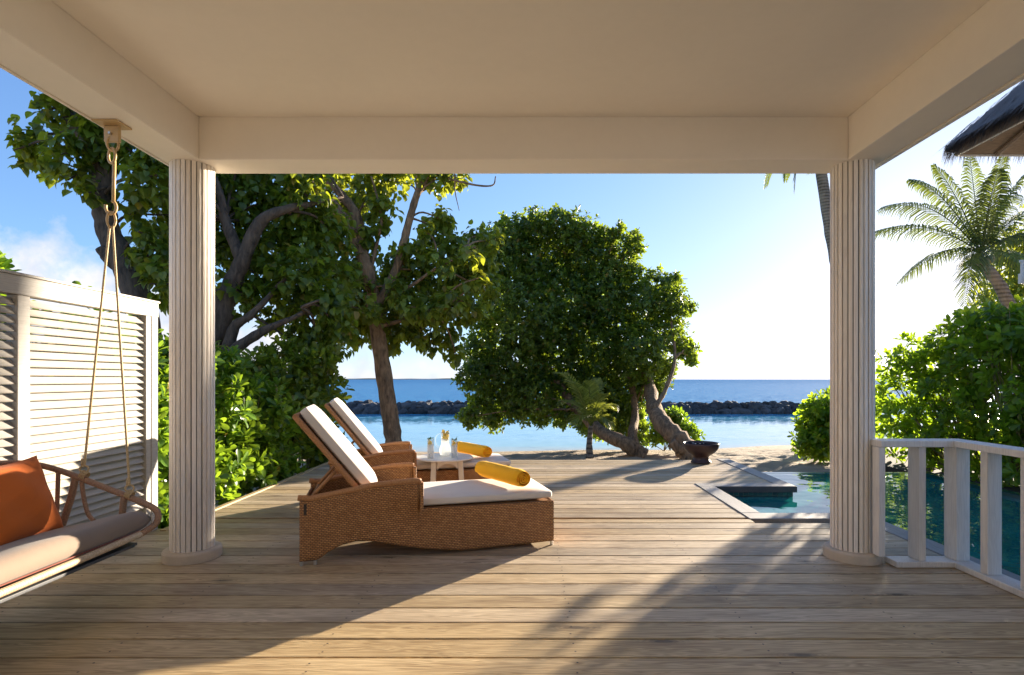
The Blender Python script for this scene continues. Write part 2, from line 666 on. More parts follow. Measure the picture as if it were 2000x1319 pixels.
def pool_mat():
    t = NT('pool_water')
    co = t.coord('Object')
    t.color(t.ramp(t.noise(co, 1.2, 3), (0.35, (0.006, 0.115, 0.105)), (0.65, (0.010, 0.175, 0.155))))
    t.set(Roughness=0.02, IOR=1.33)
    w = t.noise(t.mapping(co, (2.4, 2.4, 1)), 1.0, 2, 0.5)
    t.bump(w, 0.5, 0.02)
    return t.m


M['pool'] = pool_mat()


def rock_mat():
    t = NT('basalt_rock')
    co = t.coord('Object')
    oi = t.n('ShaderNodeObjectInfo')
    a = t.noise(co, 3.0, 6, 0.7)
    col = t.ramp(a, (0.3, (0.028, 0.027, 0.028)), (0.7, (0.12, 0.112, 0.108)))
    hsv = t.n('ShaderNodeHueSaturation')
    t.l(col, hsv.inputs['Color'])
    t.l(t.math('MULTIPLY_ADD', oi.outputs['Random'], 0.9, 0.55), hsv.inputs['Value'])
    t.color(hsv.outputs[0])
    t.set(Roughness=0.85)
    t.bump(a, 0.8, 0.1)
    return t.m


M['rock'] = rock_mat()
M['clay'] = paint('dark_glazed_clay', (0.060, 0.030, 0.027), 0.45, 0.4, 14, 0.25)
M['table'] = paint('white_table_paint', (0.74, 0.70, 0.62), 0.4, 0.06, 8, 0.04)
M['slab'] = paint('dark_pool_stone', (0.075, 0.078, 0.082), 0.6, 0.3, 12, 0.2)
M['soil'] = paint('dark_soil', (0.045, 0.035, 0.025), 0.95, 0.5, 5, 0.8)
M['thatch'] = rope_mat('grey_thatch', (0.21, 0.18, 0.16), (0.06, 0.055, 0.055))
M['soffit'] = wood('thatch_soffit_board', (0.20, 0.145, 0.10), (0.36, 0.275, 0.20), axis=0, knots=False, tone=0.1)
M['lemon'] = NT('lemon_slice').set(Base_Color=(0.85, 0.62, 0.06, 1), Roughness=0.4).m
M['mint'] = NT('mint_leaf').set(Base_Color=(0.05, 0.15, 0.015, 1), Roughness=0.5).m
def clear_mat(name, tint, mixf, body):
    t = NT(name)
    t.set(Base_Color=(*body, 1), Roughness=0.08, IOR=1.33)
    glow = t.n('ShaderNodeBsdfTranslucent')
    glow.inputs['Color'].default_value = (*body, 1)
    half = t.n('ShaderNodeMixShader')
    half.inputs[0].default_value = 0.6
    t.l(t.p.outputs[0], half.inputs[1])
    t.l(glow.outputs[0], half.inputs[2])
    tr = t.n('ShaderNodeBsdfTransparent')
    tr.inputs['Color'].default_value = (*tint, 1)
    lw = t.n('ShaderNodeLayerWeight')
    lw.inputs['Blend'].default_value = 0.35
    mx = t.n('ShaderNodeMixShader')
    t.l(t.math('MULTIPLY_ADD', lw.outputs['Facing'], 0.38, mixf, clamp=True), mx.inputs[0])
    t.l(tr.outputs[0], mx.inputs[1])
    t.l(half.outputs[0], mx.inputs[2])
    t.l(mx.outputs[0], t.out.inputs[0])
    return t.m


M['glass'] = clear_mat('clear_glass', (0.97, 0.985, 0.98), 0.05, (0.95, 0.97, 0.97))
M['ice'] = clear_mat('iced_water', (0.97, 0.98, 1.0), 0.55, (0.97, 0.97, 0.97))


def tile_mat():
    t = NT('teal_mosaic')
    oi = t.n('ShaderNodeObjectInfo')
    t.color(t.ramp(oi.outputs['Random'], (0.0, (0.004, 0.05, 0.045)), (1.0, (0.02, 0.13, 0.11))))
    t.set(Roughness=0.15)
    return t.m


M['tile'] = tile_mat()
M['grout'] = paint('pale_grout', (0.20, 0.24, 0.20), 0.8)

# ------------------------------------------------------------------ large structure: sea, beach, island, breakwater
SEA = -0.87
sea = MB()
ys = [8, 14, 20, 30, 45, 80, 200, 800, 3000, 12000]
n = len(ys)
for y in ys:
    w = 60 + y * 1.4
    sea.v += [(-w, y, SEA), (w, y, SEA)]
sea.f = [(2 * i, 2 * i + 1, 2 * i + 3, 2 * i + 2) for i in range(n - 1)]
tag(sea.build('sea', M['sea']), kind='structure')


def shore(x):
    return 17.2 + 1.5 * math.exp(-((x - 8.6) / 3.0) ** 2) + 0.25 * math.sin(x * 0.7)


def sand_z(x, y):
    s = shore(x)
    if y > s - 5:
        z = SEA + 0.24 * (s - y) / 5.0 if y < s else SEA - 0.12 * (y - s)
    else:
        z = -0.63 + 0.07 * min(1, (s - 5 - y) / 4)
    z += 0.045 * math.exp(-((x - 8.6) / 2.6) ** 2 - ((y - 16.5) / 1.6) ** 2)
    return z


bx = np.concatenate([np.linspace(-60, -14, 24), np.linspace(-13.6, 22, 300), np.linspace(22.5, 70, 24)])
by = np.concatenate([np.linspace(-14, 8.5, 24), np.linspace(8.7, 21, 180), np.linspace(21.5, 32, 6)])
XX, YY = np.meshgrid(bx, by)
ZZ = np.array([[sand_z(x, y) for x in bx] for y in by])
# trampled hollows
foot = np.zeros_like(ZZ)
for _ in range(3200):
    fx, fy, fr = rng.uniform(-8, 16), rng.uniform(9.6, 18), rng.uniform(0.08, 0.22)
    m = (abs(XX - fx) < fr * 3) & (abs(YY - fy) < fr * 3)
    foot[m] += rng.uniform(-0.060, 0.035) * np.exp(-((XX[m] - fx) ** 2 + (YY[m] - fy) ** 2) / fr ** 2)
fade = np.clip((shore(4) - 0.6 - YY) / 1.2, 0, 1)
ZZ = ZZ + foot * fade
# the pool's basin and the ground under the deck are dug out
ZZ[(XX > 2.2) & (XX < 6.2) & (YY > -12) & (YY < 8.9)] = -1.7
bm_ = MB()
nx = len(bx)
bm_.v = [tuple(p) for p in np.stack([XX.ravel(), YY.ravel(), ZZ.ravel()], 1).tolist()]
bm_.f = [(j * nx + i, j * nx + i + 1, (j + 1) * nx + i + 1, (j + 1) * nx + i) for j in range(len(by) - 1) for i in range(nx - 1)]
tag(bm_.build('beach', M['sand'], smooth=True), kind='structure')

# low island on the horizon
isl = MB()
prof = [(0, 0)]
X0, X1, YI = -2700, 450, 5200
k = 60
pts = [(X0 + (X1 - X0) * i / k, max(0.2, 11 * math.sin(math.pi * min(1, i / k)) ** 0.4 + 1.6 * math.sin(i * 0.9) + 2 * math.sin(i * 0.37) - 2.0)) for i in range(k + 1)]
for x, z in pts:
    isl.v += [(x, YI, SEA - 1), (x, YI + 60, SEA + z), (x, YI + 400, SEA - 1)]
for i in range(k):
    a = i * 3
    isl.f += [(a, a + 3, a + 4, a + 1), (a + 1, a + 4, a + 5, a + 2)]
tag(isl.build('hills', paint('island_green', (0.06, 0.08, 0.06), 0.9), smooth=True), kind='structure')

# breakwater
bw = thing('breakwater', 'long low breakwater of dark boulders across the lagoon', 'breakwater', (2, 36.7, SEA))
protos = []
for q in range(7):
    b = bmesh.new()
    bmesh.ops.create_icosphere(b, subdivisions=2, radius=0.5)
    ph = [rng.uniform(0, 6.3, 3) for _ in range(3)]
    for vv in b.verts:
        c = vv.co
        d = 1 + 0.16 * math.sin(c.x * 6 + ph[0][0]) + 0.14 * math.sin(c.y * 7 + ph[1][1]) + 0.13 * math.sin(c.z * 6.5 + ph[2][2])
        vv.co = Vector((c.x * d * rng.uniform(0.97, 1.03), c.y * d, c.z * d))
    me = bpy.data.meshes.new('rock')
    b.to_mesh(me)
    b.free()
    me.materials.append(M['rock'])
    protos.append(me)
cnt = 0
for row, (yo, zc, sz) in enumerate([(-1.0, 0.08, 0.72), (-0.55, 0.36, 0.66), (0.0, 0.50, 0.60)]):
    x = -20.0
    while x < 18.1 - row * 0.35 and cnt < 299:
        s = sz * random.uniform(0.7, 1.35)
        if x > -14.5 or row == 2:
            o = bpy.data.objects.new('rock', random.choice(protos))
            COL.objects.link(o)
            o.parent = bw
            o.location = (x - 2, yo + random.uniform(-0.15, 0.15), zc + random.uniform(-0.035, 0.035))
            o.rotation_euler = (random.uniform(-.5, .5), random.uniform(-.5, .5), random.uniform(0, 6.3))
            o.scale = (s * 1.15, s, s * 0.8)
            cnt += 1
        x += s * 0.62
core = MB()
core.prism([(-1.6, -0.6), (-0.75, 0.28), (0.0, 0.55), (0.9, 0.3), (2.0, -0.6)], -19, 17.2, axis='x')
core.build('rubble_core', M['rock'], bw, off=(2, 0, 0))

# ------------------------------------------------------------------ deck
BP, BW = 0.195, 0.1800           # board pitch and width
Y_J = 2.7025                    # a joint between boards
X_L, X_R = -3.26, 3.17
deck = bpy.data.objects.new('deck', None)
COL.objects.link(deck)
tag(deck, kind='structure')


def board_row(x0, x1, y0, y1, name='board', mat='deck', z=0.0):
    b = MB().box(x0, x1, y0, y1, z - 0.040, z + random.uniform(-0.0012, 0.0012))
    c = ((x0 + x1) / 2, (y0 + y1) / 2, 0)
    o = b.build(name, M[mat], deck, off=c, bevel=0.0025)
    o.location = c
    return o


nails = MB()
JOISTS = [-3.1, -2.1, -1.05, 0.22, 1.2, 2.05, 2.98]
kk = -20
rows = []
while True:
    y0 = Y_J + kk * BP + 0.0075
    y1 = y0 + BW
    if y1 > 9.45:
        break
    xr = X_R
    if y1 > 5.38:
        xr = 2.125 if y0 < 7.18 else 3.155
    xl = X_L if y0 > 4.9 else -3.42
    if y0 < 5.38 < y1 or (y0 < 5.37 and y1 > 5.37):
        y1 = 5.372
    board_row(xl, xr, y0, y1)
    for jx in JOISTS:
        if jx < xr - 0.05:
            for t in (0.28, 0.72):
                nx_, ny_ = jx + random.uniform(-0.012, 0.012), y0 + BW * t + random.uniform(-0.008, 0.008)
                c = [(nx_ + 0.0058 * math.cos(a), ny_ + 0.0058 * math.sin(a), 0.0022) for a in [i * math.pi / 3 for i in range(6)]]
                nails.add(c, [tuple(range(6))])
    rows.append(y0)
    kk += 1
Y_END = 9.40
no = nails.build('nail', M['nail'], deck)
tag(no, kind='stuff')
# edge boards, copings round the pool
e = MB().box(-3.325, -3.265, 4.95, 9.42, -0.16, 0.012)
e.build('edge_board', M['deck_y'], deck, bevel=0.004)
MB().box(2.13, 2.325, 5.609, 6.99, -0.05, 0.008).build('coping_board', M['coping'], deck, bevel=0.004)
MB().box(2.13, 3.37, 5.378, 5.606, -0.05, 0.006).build('coping_board', M['coping'], deck, bevel=0.004).name = 'coping_board'
MB().box(2.13, 3.36, 6.994, 7.185, -0.06, 0.008).build('coping_board', M['coping'], deck, bevel=0.004)
MB().box(3.16, 3.36, 7.188, 9.42, -0.06, 0.008).build('coping_board', M['coping'], deck, bevel=0.004)
MB().box(3.174, 3.37, -3, 5.374, -0.05, 0.007).build('coping_board', M['coping'], deck, bevel=0.004)
j = MB()
for jx in JOISTS:
    j.box(jx - 0.03, jx + 0.03, -1.3, 5.3, -0.2, -0.043)
    if jx < 2.1:
        j.box(jx - 0.03, jx + 0.03, 5.4, 9.35, -0.2, -0.043)
tag(j.build('joist', M['gap'], deck), kind='stuff')
MB().box(-3.40, 3.16, -1.3, 5.35, -0.45, -0.40).box(-3.24, 2.1, 5.36, 9.3, -0.45, -0.40).build('gap_shade_sheet', M['gap'], deck)  # added dark sheet, its colour stands for shade between the boards
MB().box(-3.24, 3.14, 9.32, 9.36, -0.5, -0.032).build('fascia', M['slab'], deck)
MB().box(3.30, 3.34, 7.05, 9.36, -0.5, -0.062).build('fascia', M['slab'], deck)
MB().box(3.32, 3.36, -3, 5.36, -1.2, -0.055).build('fascia', M['slab'], deck)
MB().box(2.34, 3.36, 6.975, 6.993, -0.07, 0.005).build('fascia', M['slab'], deck, bevel=0.004)

# ------------------------------------------------------------------ pool
pool = MB()
WZ = -0.13
pool.add([(3.34, -3, WZ), (6.07, -3, WZ), (6.07, 8.75, WZ), (3.335, 8.75, WZ), (3.335, 7.04, WZ), (2.3, 7.04, WZ), (2.3, 5.59, WZ), (3.34, 5.59, WZ)], [tuple(range(8))])
tag(pool.build('pool_water', M['pool']), kind='structure')
pw = bpy.data.objects.new('pool', None)
COL.objects.link(pw)
tag(pw, kind='structure')
MB().box(6.07, 6.22, -3, 8.87, -1.2, -0.085).build('rim_wall', M['tile'], pw, bevel=0.004)
MB().box(3.35, 6.068, 8.75, 8.87, -1.2, -0.128).build('rim_wall', M['tile'], pw, bevel=0.004)
MB().box(2.33, 3.325, 7.04, 7.06, -0.9, -0.072).build('grout_wall', M['grout'], pw)
MB().box(3.305, 3.325, 7.061, 8.74, -0.9, -0.072).build('grout_wall', M['grout'], pw)
MB().box(2.28, 2.30, 5.6, 7.04, -0.9, -0.052).build('grout_wall', M['tile'], pw)
MB().box(2.31, 3.35, 5.582, 5.588, -0.9, -0.052).build('grout_wall', M['tile'], pw)
tm = MB().box(0, 0.056, 0, 0.006, 0, 0.044)
me_t = bpy.data.meshes.new('tile')
me_t.from_pydata(tm.v, [], tm.f)
me_t.materials.append(M['tile'])
for i in range(16):
    for r in range(3):
        o = bpy.data.objects.new('tile', me_t)
        COL.objects.link(o)
        o.parent = pw
        o.location = (2.335 + i * 0.0618, 7.034, -0.122 + r * 0.0495 - 0.049)
MB().box(6.22, 12, -3, 11.2, -0.9, -0.16).build('soil', M['soil']).__setitem__('kind', 'structure')

# ------------------------------------------------------------------ porch: ceiling, beams
HS, HC = H + 1.623, H + 1.937          # beam soffit and ceiling heights
YB0, YB1 = 4.086, 4.371
XLI, XLO, XRI, XRO = -2.455, -2.77, 2.345, 2.672
porch = thing('porch_roof', 'cream painted porch ceiling boxed in by three deep beams', 'porch roof', (0, 2, HC))
ce = MB().box(XLI + 0.002, XRI - 0.002, -1.34, YB0 - 0.002, HC, HC + 0.05)
ce.build('ceiling', M['ceiling'], porch)
MB().box(XLI, XRI, YB0, YB1, HS, HC + 0.06).build('beam', M['ceiling'], porch, bevel=0.006)
MB().box(XLO + 0.05, XLI - 0.001, -1.34, YB1 - 0.001, HS + 0.0012, HC + 0.06).build('beam', M['ceiling'], porch, bevel=0.006)
MB().box(XRI + 0.001, XRO - 0.07, -1.34, YB1 - 0.001, HS + 0.0012, HC + 0.06).build('beam', M['ceiling'], porch, bevel=0.006)
# outer mouldings of the side beams
MB().box(XLO + 0.016, XLO + 0.049, -1.34, YB1 + 0.01, HS + 0.012, HC + 0.06).build('moulding', M['ceiling'], porch, bevel=0.005)
MB().box(XLO - 0.006, XLO + 0.015, -1.34, YB1 + 0.02, HS + 0.004, HC + 0.07).build('moulding', M['ceiling'], porch, bevel=0.005)
MB().box(XRO - 0.069, XRO - 0.03, -1.34, YB1 + 0.01, HS + 0.018, HC + 0.06).build('moulding', M['ceiling'], porch, bevel=0.005)
MB().box(XRO - 0.029, XRO + 0.01, -1.34, YB1 + 0.02, HS + 0.006, HC + 0.07).build('moulding', M['ceiling'], porch, bevel=0.005)
MB().box(XLO - 0.2, XRO + 0.2, -1.34, YB1 + 0.15, HC + 0.075, HC + 0.14).build('roof', M['ceiling'], porch)

# the villa's front wall, behind where the photograph was taken from
vw = thing('villa_wall', 'cream plastered villa front with white double doors at the back of the porch', 'wall', (0, -1.35, 0))
MB().box(-3.4, -0.9, -1.5, -1.35, 0.002, HC - 0.002).build('wall', M['plaster'], vw)
MB().box(0.9, 3.15, -1.5, -1.35, 0.002, HC - 0.002).build('wall', M['plaster'], vw)
MB().box(-0.899, 0.899, -1.5, -1.35, 2.25, HC - 0.002).build('wall', M['plaster'], vw)
MB().box(-0.86, -0.003, -1.45, -1.40, 0.01, 2.249).build('door', M['louvre'], vw, bevel=0.004)
MB().box(0.003, 0.86, -1.45, -1.40, 0.01, 2.249).build('door', M['louvre'], vw, bevel=0.004)

# ------------------------------------------------------------------ columns
RC = 0.15
NS = 26


def stave_mesh():
    w = 2 * math.pi * RC / NS - 0.0062
    b = MB()
    r0, r1 = RC - 0.02, RC + 0.0005
    a = w / RC / 2
    prof = [(-a, r0), (-a, r1 - 0.002), (-a * 0.8, r1), (0, r1 + 0.0006), (a * 0.8, r1), (a, r1 - 0.002), (a, r0)]
    b.prism([(r * math.sin(t), -r * math.cos(t)) for t, r in prof], 0.075, HS + 0.001)
    me = bpy.data.meshes.new('stave')
    me.from_pydata(b.v, [], b.f)
    me.materials.append(M['stave'])
    return me


SM = stave_mesh()


def column(x, y, label):
    t = thing('column', label, 'column', (x, y, 0), group='porch columns')
    for i in range(NS):
        o = bpy.data.objects.new('stave', SM)
        COL.objects.link(o)
        o.parent = t
        s = random.uniform(0.93, 1.012)
        o.scale = (s, random.uniform(0.985, 1.008), 1)
        o.rotation_euler = (0, 0, 2 * math.pi * (i + 0.5) / NS + random.uniform(-0.007, 0.007))
    MB().lathe([(RC - 0.012, 0.05), (RC - 0.012, HS)], 24).build('core', M['gap'], t, off=(0, 0, 0))
    R = 0.2
    MB().lathe([(0, 0.0), (R - 0.002, 0.0), (R, 0.004), (R, 0.062), (R - 0.006, 0.073), (R - 0.014, 0.078), (RC - 0.03, 0.079), (0, 0.079)], 56).build('plinth', M['plinth'], t, off=(0, 0, 0), smooth=False)
    return t


column(-2.585, 4.225, 'whitewashed round column of narrow staves between hanging swing and sun loungers')
column(2.455, 4.225, 'whitewashed round column of narrow staves that the white railing runs up to')

# ------------------------------------------------------------------ railing
rl = thing('railing', 'white timber railing turning a corner beside the pool', 'railing', (3.1, 4.0, 0))


def rbox(name, *a, m='rail'):
    MB().box(*a).build(name, M[m], rl, bevel=0.005)


rbox('top_rail', 2.51, 3.185, 3.965, 4.125, 0.872, 0.918)
rbox('top_rail', 3.03, 3.185, 0.8, 3.962, 0.873, 0.919)
rbox('bottom_rail', 2.63, 3.19, 3.975, 4.12, 0.004, 0.046)
rbox('bottom_rail', 3.045, 3.19, 0.8, 3.972, 0.003, 0.045)
rbox('corner_post', 3.068, 3.169, 3.99, 4.11, 0.047, 0.871)
rbox('post', 2.502, 2.549, 3.975, 4.055, 0.082, 0.871)
rbox('baluster', 2.80, 2.852, 3.99, 4.11, 0.047, 0.871)
for y in (3.708, 3.40, 3.09, 2.78, 2.47):
    rbox('baluster', 3.06, 3.16, y, y + 0.06, 0.046, 0.872)

# ------------------------------------------------------------------ louvred screen
XP = -3.40
sc = thing('louvred_screen', 'tall white louvred privacy screen behind the hanging swing', 'screen', (XP, 4, 0))
sp_ = 0.058


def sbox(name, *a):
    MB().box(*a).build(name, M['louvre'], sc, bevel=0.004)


ZT = 2.045
sbox('top_rail', XP - 0.075, XP + 0.02, 1.6, 5.02, ZT - 0.125, ZT)
sbox('cap', XP - 0.085, XP + 0.03, 1.6, 5.03, ZT + 0.001, ZT + 0.02)
sbox('end_post', XP - 0.065, XP + 0.012, 4.87, 4.93, 0.0, ZT - 0.126)
sbox('end_post', XP - 0.07, XP + 0.018, 4.932, 5.015, 0.0, ZT - 0.126)
sbox('post', XP - 0.065, XP + 0.012, 3.650, 3.742, 0.0, ZT - 0.126)
sbox('post', XP - 0.065, XP + 0.012, 2.42, 2.51, 0.0, ZT - 0.126)
sbox('bottom_rail', XP - 0.06, XP + 0.01, 2.511, 3.649, 0.02, 0.09)
sbox('bottom_rail', XP - 0.06, XP + 0.01, 3.743, 4.869, 0.02, 0.09)
sl = {}
for (y0, y1) in ((3.743, 4.869), (2.511, 3.649)):
    L = y1 - y0 - 0.002
    me = bpy.data.meshes.new('slat')
    b = MB()
    hw, th = 0.0315, 0.006
    ang = math.radians(51)         # the lower edge stands out towards the deck
    du = (math.cos(ang), -math.sin(ang))
    dn = (math.sin(ang), math.cos(ang))
    q = [(s * hw * du[0] + k * th * dn[0], s * hw * du[1] + k * th * dn[1]) for s, k in ((-1, -1), (1, -1), (1.06, 0), (1, 1), (-1, 1))]
    b.prism(q, -L / 2, L / 2, axis='y')
    me.from_pydata(b.v, [], b.f)
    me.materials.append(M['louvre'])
    z = 0.135
    while z < ZT - 0.14:
        o = bpy.data.objects.new('slat', me)
        COL.objects.link(o)
        o.parent = sc
        o.location = (-0.026 + random.uniform(-0.001, 0.001), (y0 + y1) / 2 - 4, z + random.uniform(-0.001, 0.001))
        o.rotation_euler = (random.uniform(-.0015, .0015), math.radians(random.uniform(-2, 2)), 0)
        z += sp_

# ------------------------------------------------------------------ sun loungers
CH_ANG = math.atan2(0.27, 0.963)


def with_uv(me, fn):
    uv = me.uv_layers.new(name='weave')
    for poly in me.polygons:
        nrm = poly.normal
        for li in poly.loop_indices:
            uv.data[li].uv = fn(me.vertices[me.loops[li].vertex_index].co, nrm)


def uv_box(c, nrm):
    a = [abs(nrm.x), abs(nrm.y), abs(nrm.z)]
    i = a.index(max(a))
    return ((c.y, c.z), (c.x, c.z), (c.x, c.y))[i]


UT = [-0.02, 0.074, 0.222, 0.373, 0.527, 0.685, 0.824, 0.866]
ZTOP = [0.490, 0.480, 0.505, 0.530, 0.563, 0.577, 0.582, 0.572]
UB = [0, 0.113, 0.143, 0.202, 0.292, 0.404, 0.527, 0.685, 0.9, 1.177, 1.464, 1.70, 1.94]
ZB = [0.034, 0.036, 0.050, 0.093, 0.136, 0.158, 0.142, 0.100, 0.056, 0.020, 0.024, 0.030, 0.036]
CW = 0.74


def arm_out(u, w):
    """how far the arm swells outwards"""
    return 0.055 * math.exp(-((u - 0.72) / 0.28) ** 2) * max(0, min(1, (w - 0.30) / 0.18)) + 0.012 * math.sin(u * 5.0) * max(0, 1 - abs(w - 0.25) / 0.25)


def make_lounger():
    t = thing('sun_lounger', '', 'sun lounger', (-1.68, 4.013, 0), CH_ANG, 'wicker sun loungers on the deck')
    z0 = (0, 0, 0)
    for side in (0, 1):
        b = MB()
        us = list(np.linspace(0, 0.856, 40)) + [0.8561] + list(np.linspace(0.88, 1.94, 44))
        nr = 16
        for iu, u in enumerate(us):
            top = interp(UT, ZTOP, u) if u <= 0.856 else 0.366
            bot = interp(UB, ZB, u)
            for r in range(nr):
                w = bot + (top - bot) * r / (nr - 1)
                d = arm_out(u, w) if u <= 0.8561 else 0.012 * math.sin(u * 5.0) * max(0, 1 - abs(w - 0.25) / 0.25)
                v = (0.0 - d) if side == 0 else (CW + d)
                b.v.append((u, v, w))
        for iu in range(len(us) - 1):
            for r in range(nr - 1):
                a = iu * nr + r
                b.f.append((a, a + nr, a + nr + 1, a + 1) if side == 0 else (a, a + 1, a + nr + 1, a + nr))
        o = b.build('side_panel', M['wicker'], t, off=z0, smooth=True)
        with_uv(o.data, lambda c, nn: (c.x, c.z - 0.7 * (interp(UT, ZTOP, c.x) - 0.5) * max(0, min(1, (c.z - 0.15) / 0.3)) if c.x <= 0.856 else c.z))
        m = o.modifiers.new('thick', 'SOLIDIFY')
        m.thickness = 0.022
        m.offset = -1
        # rolled arm rail
        v0 = 0.011 if side == 0 else CW - 0.011
        pts = []
        for u in np.linspace(-0.012, 0.862, 60):
            w = interp(UT, ZTOP, u) + 0.008
            d = arm_out(u, 0.56)
            pts.append((u, v0 - d if side == 0 else v0 + d, w))
        rr = [0.021 + 0.0016 * (i % 2) for i in range(len(pts))]
        MB().tube(pts, rr, 12).build('arm_rail', M['tan_wrap2'], t, off=z0, smooth=True)
        d = arm_out(0.86, 0.5)
        vs = (-d - 0.004, 0.03) if side == 0 else (CW - 0.03, CW + d + 0.004)
        o = MB().box(0.857, 0.884, vs[0], vs[1], 0.352, 0.575).build('arm_post', M['wicker'], t, off=z0, bevel=0.006)
        with_uv(o.data, uv_box)
        for (u, rad) in ((0.012, 0.013), (0.105, 0.013), (1.925, 0.013)):
            vv = 0.016 if side == 0 else CW - 0.016
            MB().lathe([(0, 0), (rad * .9, 0), (rad, 0.004), (rad, 0.042), (0, 0.042)], 14, (u, vv, 0)).build('foot', M['metal'], t, off=z0, smooth=False)
        # slot by the rear leg
        MB().box(0.030, 0.048, (-0.0035 if side == 0 else CW - 0.02), (0.02 if side == 0 else CW + 0.0035), 0.372, 0.452).build('slot', M['gap'], t, off=z0)
    for (u0, u1, za, zb, nm) in ((1.921, 1.941, 0.034, 0.366, 'end_panel'), (0.0, 0.02, 0.16, 0.44, 'end_panel'), (0.36, 0.375, 0.165, 0.36, 'cross_panel')):
        o = MB().box(u0, u1, 0.023, CW - 0.023, za, zb).build(nm, M['wicker'], t, off=z0, bevel=0.004)
        with_uv(o.data, uv_box)
    o = MB().box(0.376, 1.92, 0.024, CW - 0.024, 0.335, 0.362).build('seat_base', M['wicker'], t, off=z0)
    with_uv(o.data, uv_box)
    # backrest, hinged at the seat and propped up
    A = Vector((0.50, 0, 0.385))
    D = Vector((-0.042, 0, 1.070)) - A
    Lb = D.length
    D.normalize()
    Nn = Vector((-D.z, 0, D.x)) * -1       # towards the sitter
    if Nn.x < 0:
        Nn = -Nn

    def bk(s, v, k):
        return A + D * s + Nn * k + Vector((0, v, 0))

    def slab(name, s0, s1, v0, v1, k0, k1, mat, bev, parent=t, seg=2):
        b = MB()
        vv = [bk(s, v, k) for s in (s0, s1) for v in (v0, v1) for k in (k0, k1)]
        b.add(vv, [(0, 1, 3, 2), (4, 6, 7, 5), (0, 4, 5, 1), (2, 3, 7, 6), (0, 2, 6, 4), (1, 5, 7, 3)])
        o = b.build(name, M[mat], parent, off=z0, bevel=bev, seg=seg, smooth=(mat == 'cushion'))
        with_uv(o.data, uv_box)
        return o
    slab('backrest', 0.0, Lb, 0.065, CW - 0.065, -0.002, 0.028, 'wicker', 0.008)
    for v in (0.065, CW - 0.065):
        pts = [bk(s, v, 0.013) for s in np.linspace(0, Lb + 0.01, 40)]
        MB().tube(pts, [0.021 + 0.0014 * (i % 2) for i in range(40)], 10).build('back_rail', M['tan_wrap2'], t, off=z0, smooth=True)
    pts = [bk(Lb + 0.006, v, 0.013) for v in np.linspace(0.06, CW - 0.06, 30)]
    MB().tube(pts, [0.021 + 0.0014 * (i % 2) for i in range(30)], 10).build('back_rail', M['tan_wrap2'], t, off=z0, smooth=True)
    puff('back_cushion', t, lambda a, b_, c: bk(0.06 + a * (Lb - 0.04), 0.075 + b_ * (CW - 0.15), 0.03 + c * 0.105), 22, 18, 0.10)
    puff('seat_cushion', t, lambda a, b_, c: Vector((0.56 + a * 1.385, 0.028 + b_ * (CW - 0.056), 0.364 + c * 0.088)), 40, 22, 0.12)
    # prop and its bar
    MB().tube([(0.235, 0.10, 0.66), (0.16, 0.10, 0.58), (0.07, 0.09, 0.475)], 0.014, 10).build('prop', M['tan_wrap2'], t, off=z0, smooth=True)
    MB().tube([(0.235, CW - 0.10, 0.66), (0.16, CW - 0.10, 0.58), (0.07, CW - 0.09, 0.475)], 0.014, 10).build('prop', M['tan_wrap2'], t, off=z0, smooth=True)
    MB().tube([(0.07, 0.03, 0.468), (0.07, CW - 0.03, 0.468)], 0.013, 10).build('prop_bar', M['tan_wrap2'], t, off=z0, smooth=True)
    return t


def puff(name, parent, fn, na, nb, edge, mat='cushion', wob=0.05):
    """a box cushion with soft rounded edges and slightly domed faces"""
    b = bmesh.new()
    bmesh.ops.create_cube(b, size=1.0)
    bmesh.ops.subdivide_edges(b, edges=b.edges[:], cuts=11, use_grid_fill=True)
    vs = []
    for v in b.verts:
        x, y, z = v.co.x * 2, v.co.y * 2, v.co.z * 2
        # round the box towards a superellipsoid only near its edges
        p = 14.0
        rz = 5.0
        mx = max(abs(x), abs(y))
        rim = max(0.0, (mx - 0.86) / 0.14)
        z2 = z * (1 - 0.42 * rim ** 2.2) if True else z
        x2 = x * (1 - 0.010 * abs(z) ** 3) - 0.0
        y2 = y * (1 - 0.018 * abs(z) ** 3)
        z2 += 0.03 * math.sin(x * 4.1 + y * 2.3) * (1 if z > 0 else 0) * (1 - rim)
        q = fn((x2 + 1) / 2, (y2 + 1) / 2, (z2 + 1) / 2)
        v.co = Vector(q)
    bmesh.ops.recalc_face_normals(b, faces=b.faces)
    me = bpy.data.meshes.new(name)
    b.to_mesh(me)
    b.free()
    o = finish(me, name, M[mat], parent, smooth=True)
    sub = o.modifiers.new('soft', 'SUBSURF')
    sub.levels = 1
    sub.render_levels = 1
    return o


M['tan_wrap2'] = rope_mat('wicker_wrap', (0.50, 0.25, 0.095), (0.30, 0.13, 0.045))
lg = make_lounger()
lg['label'] = 'nearer wicker sun lounger with raised back, whole side panel in view'
lg2 = copy_tree(lg)
lg2.location = (-1.68 - 0.405, 4.013 + 1.71, 0)
lg2['label'] = 'farther wicker sun lounger partly hidden behind the round white table'


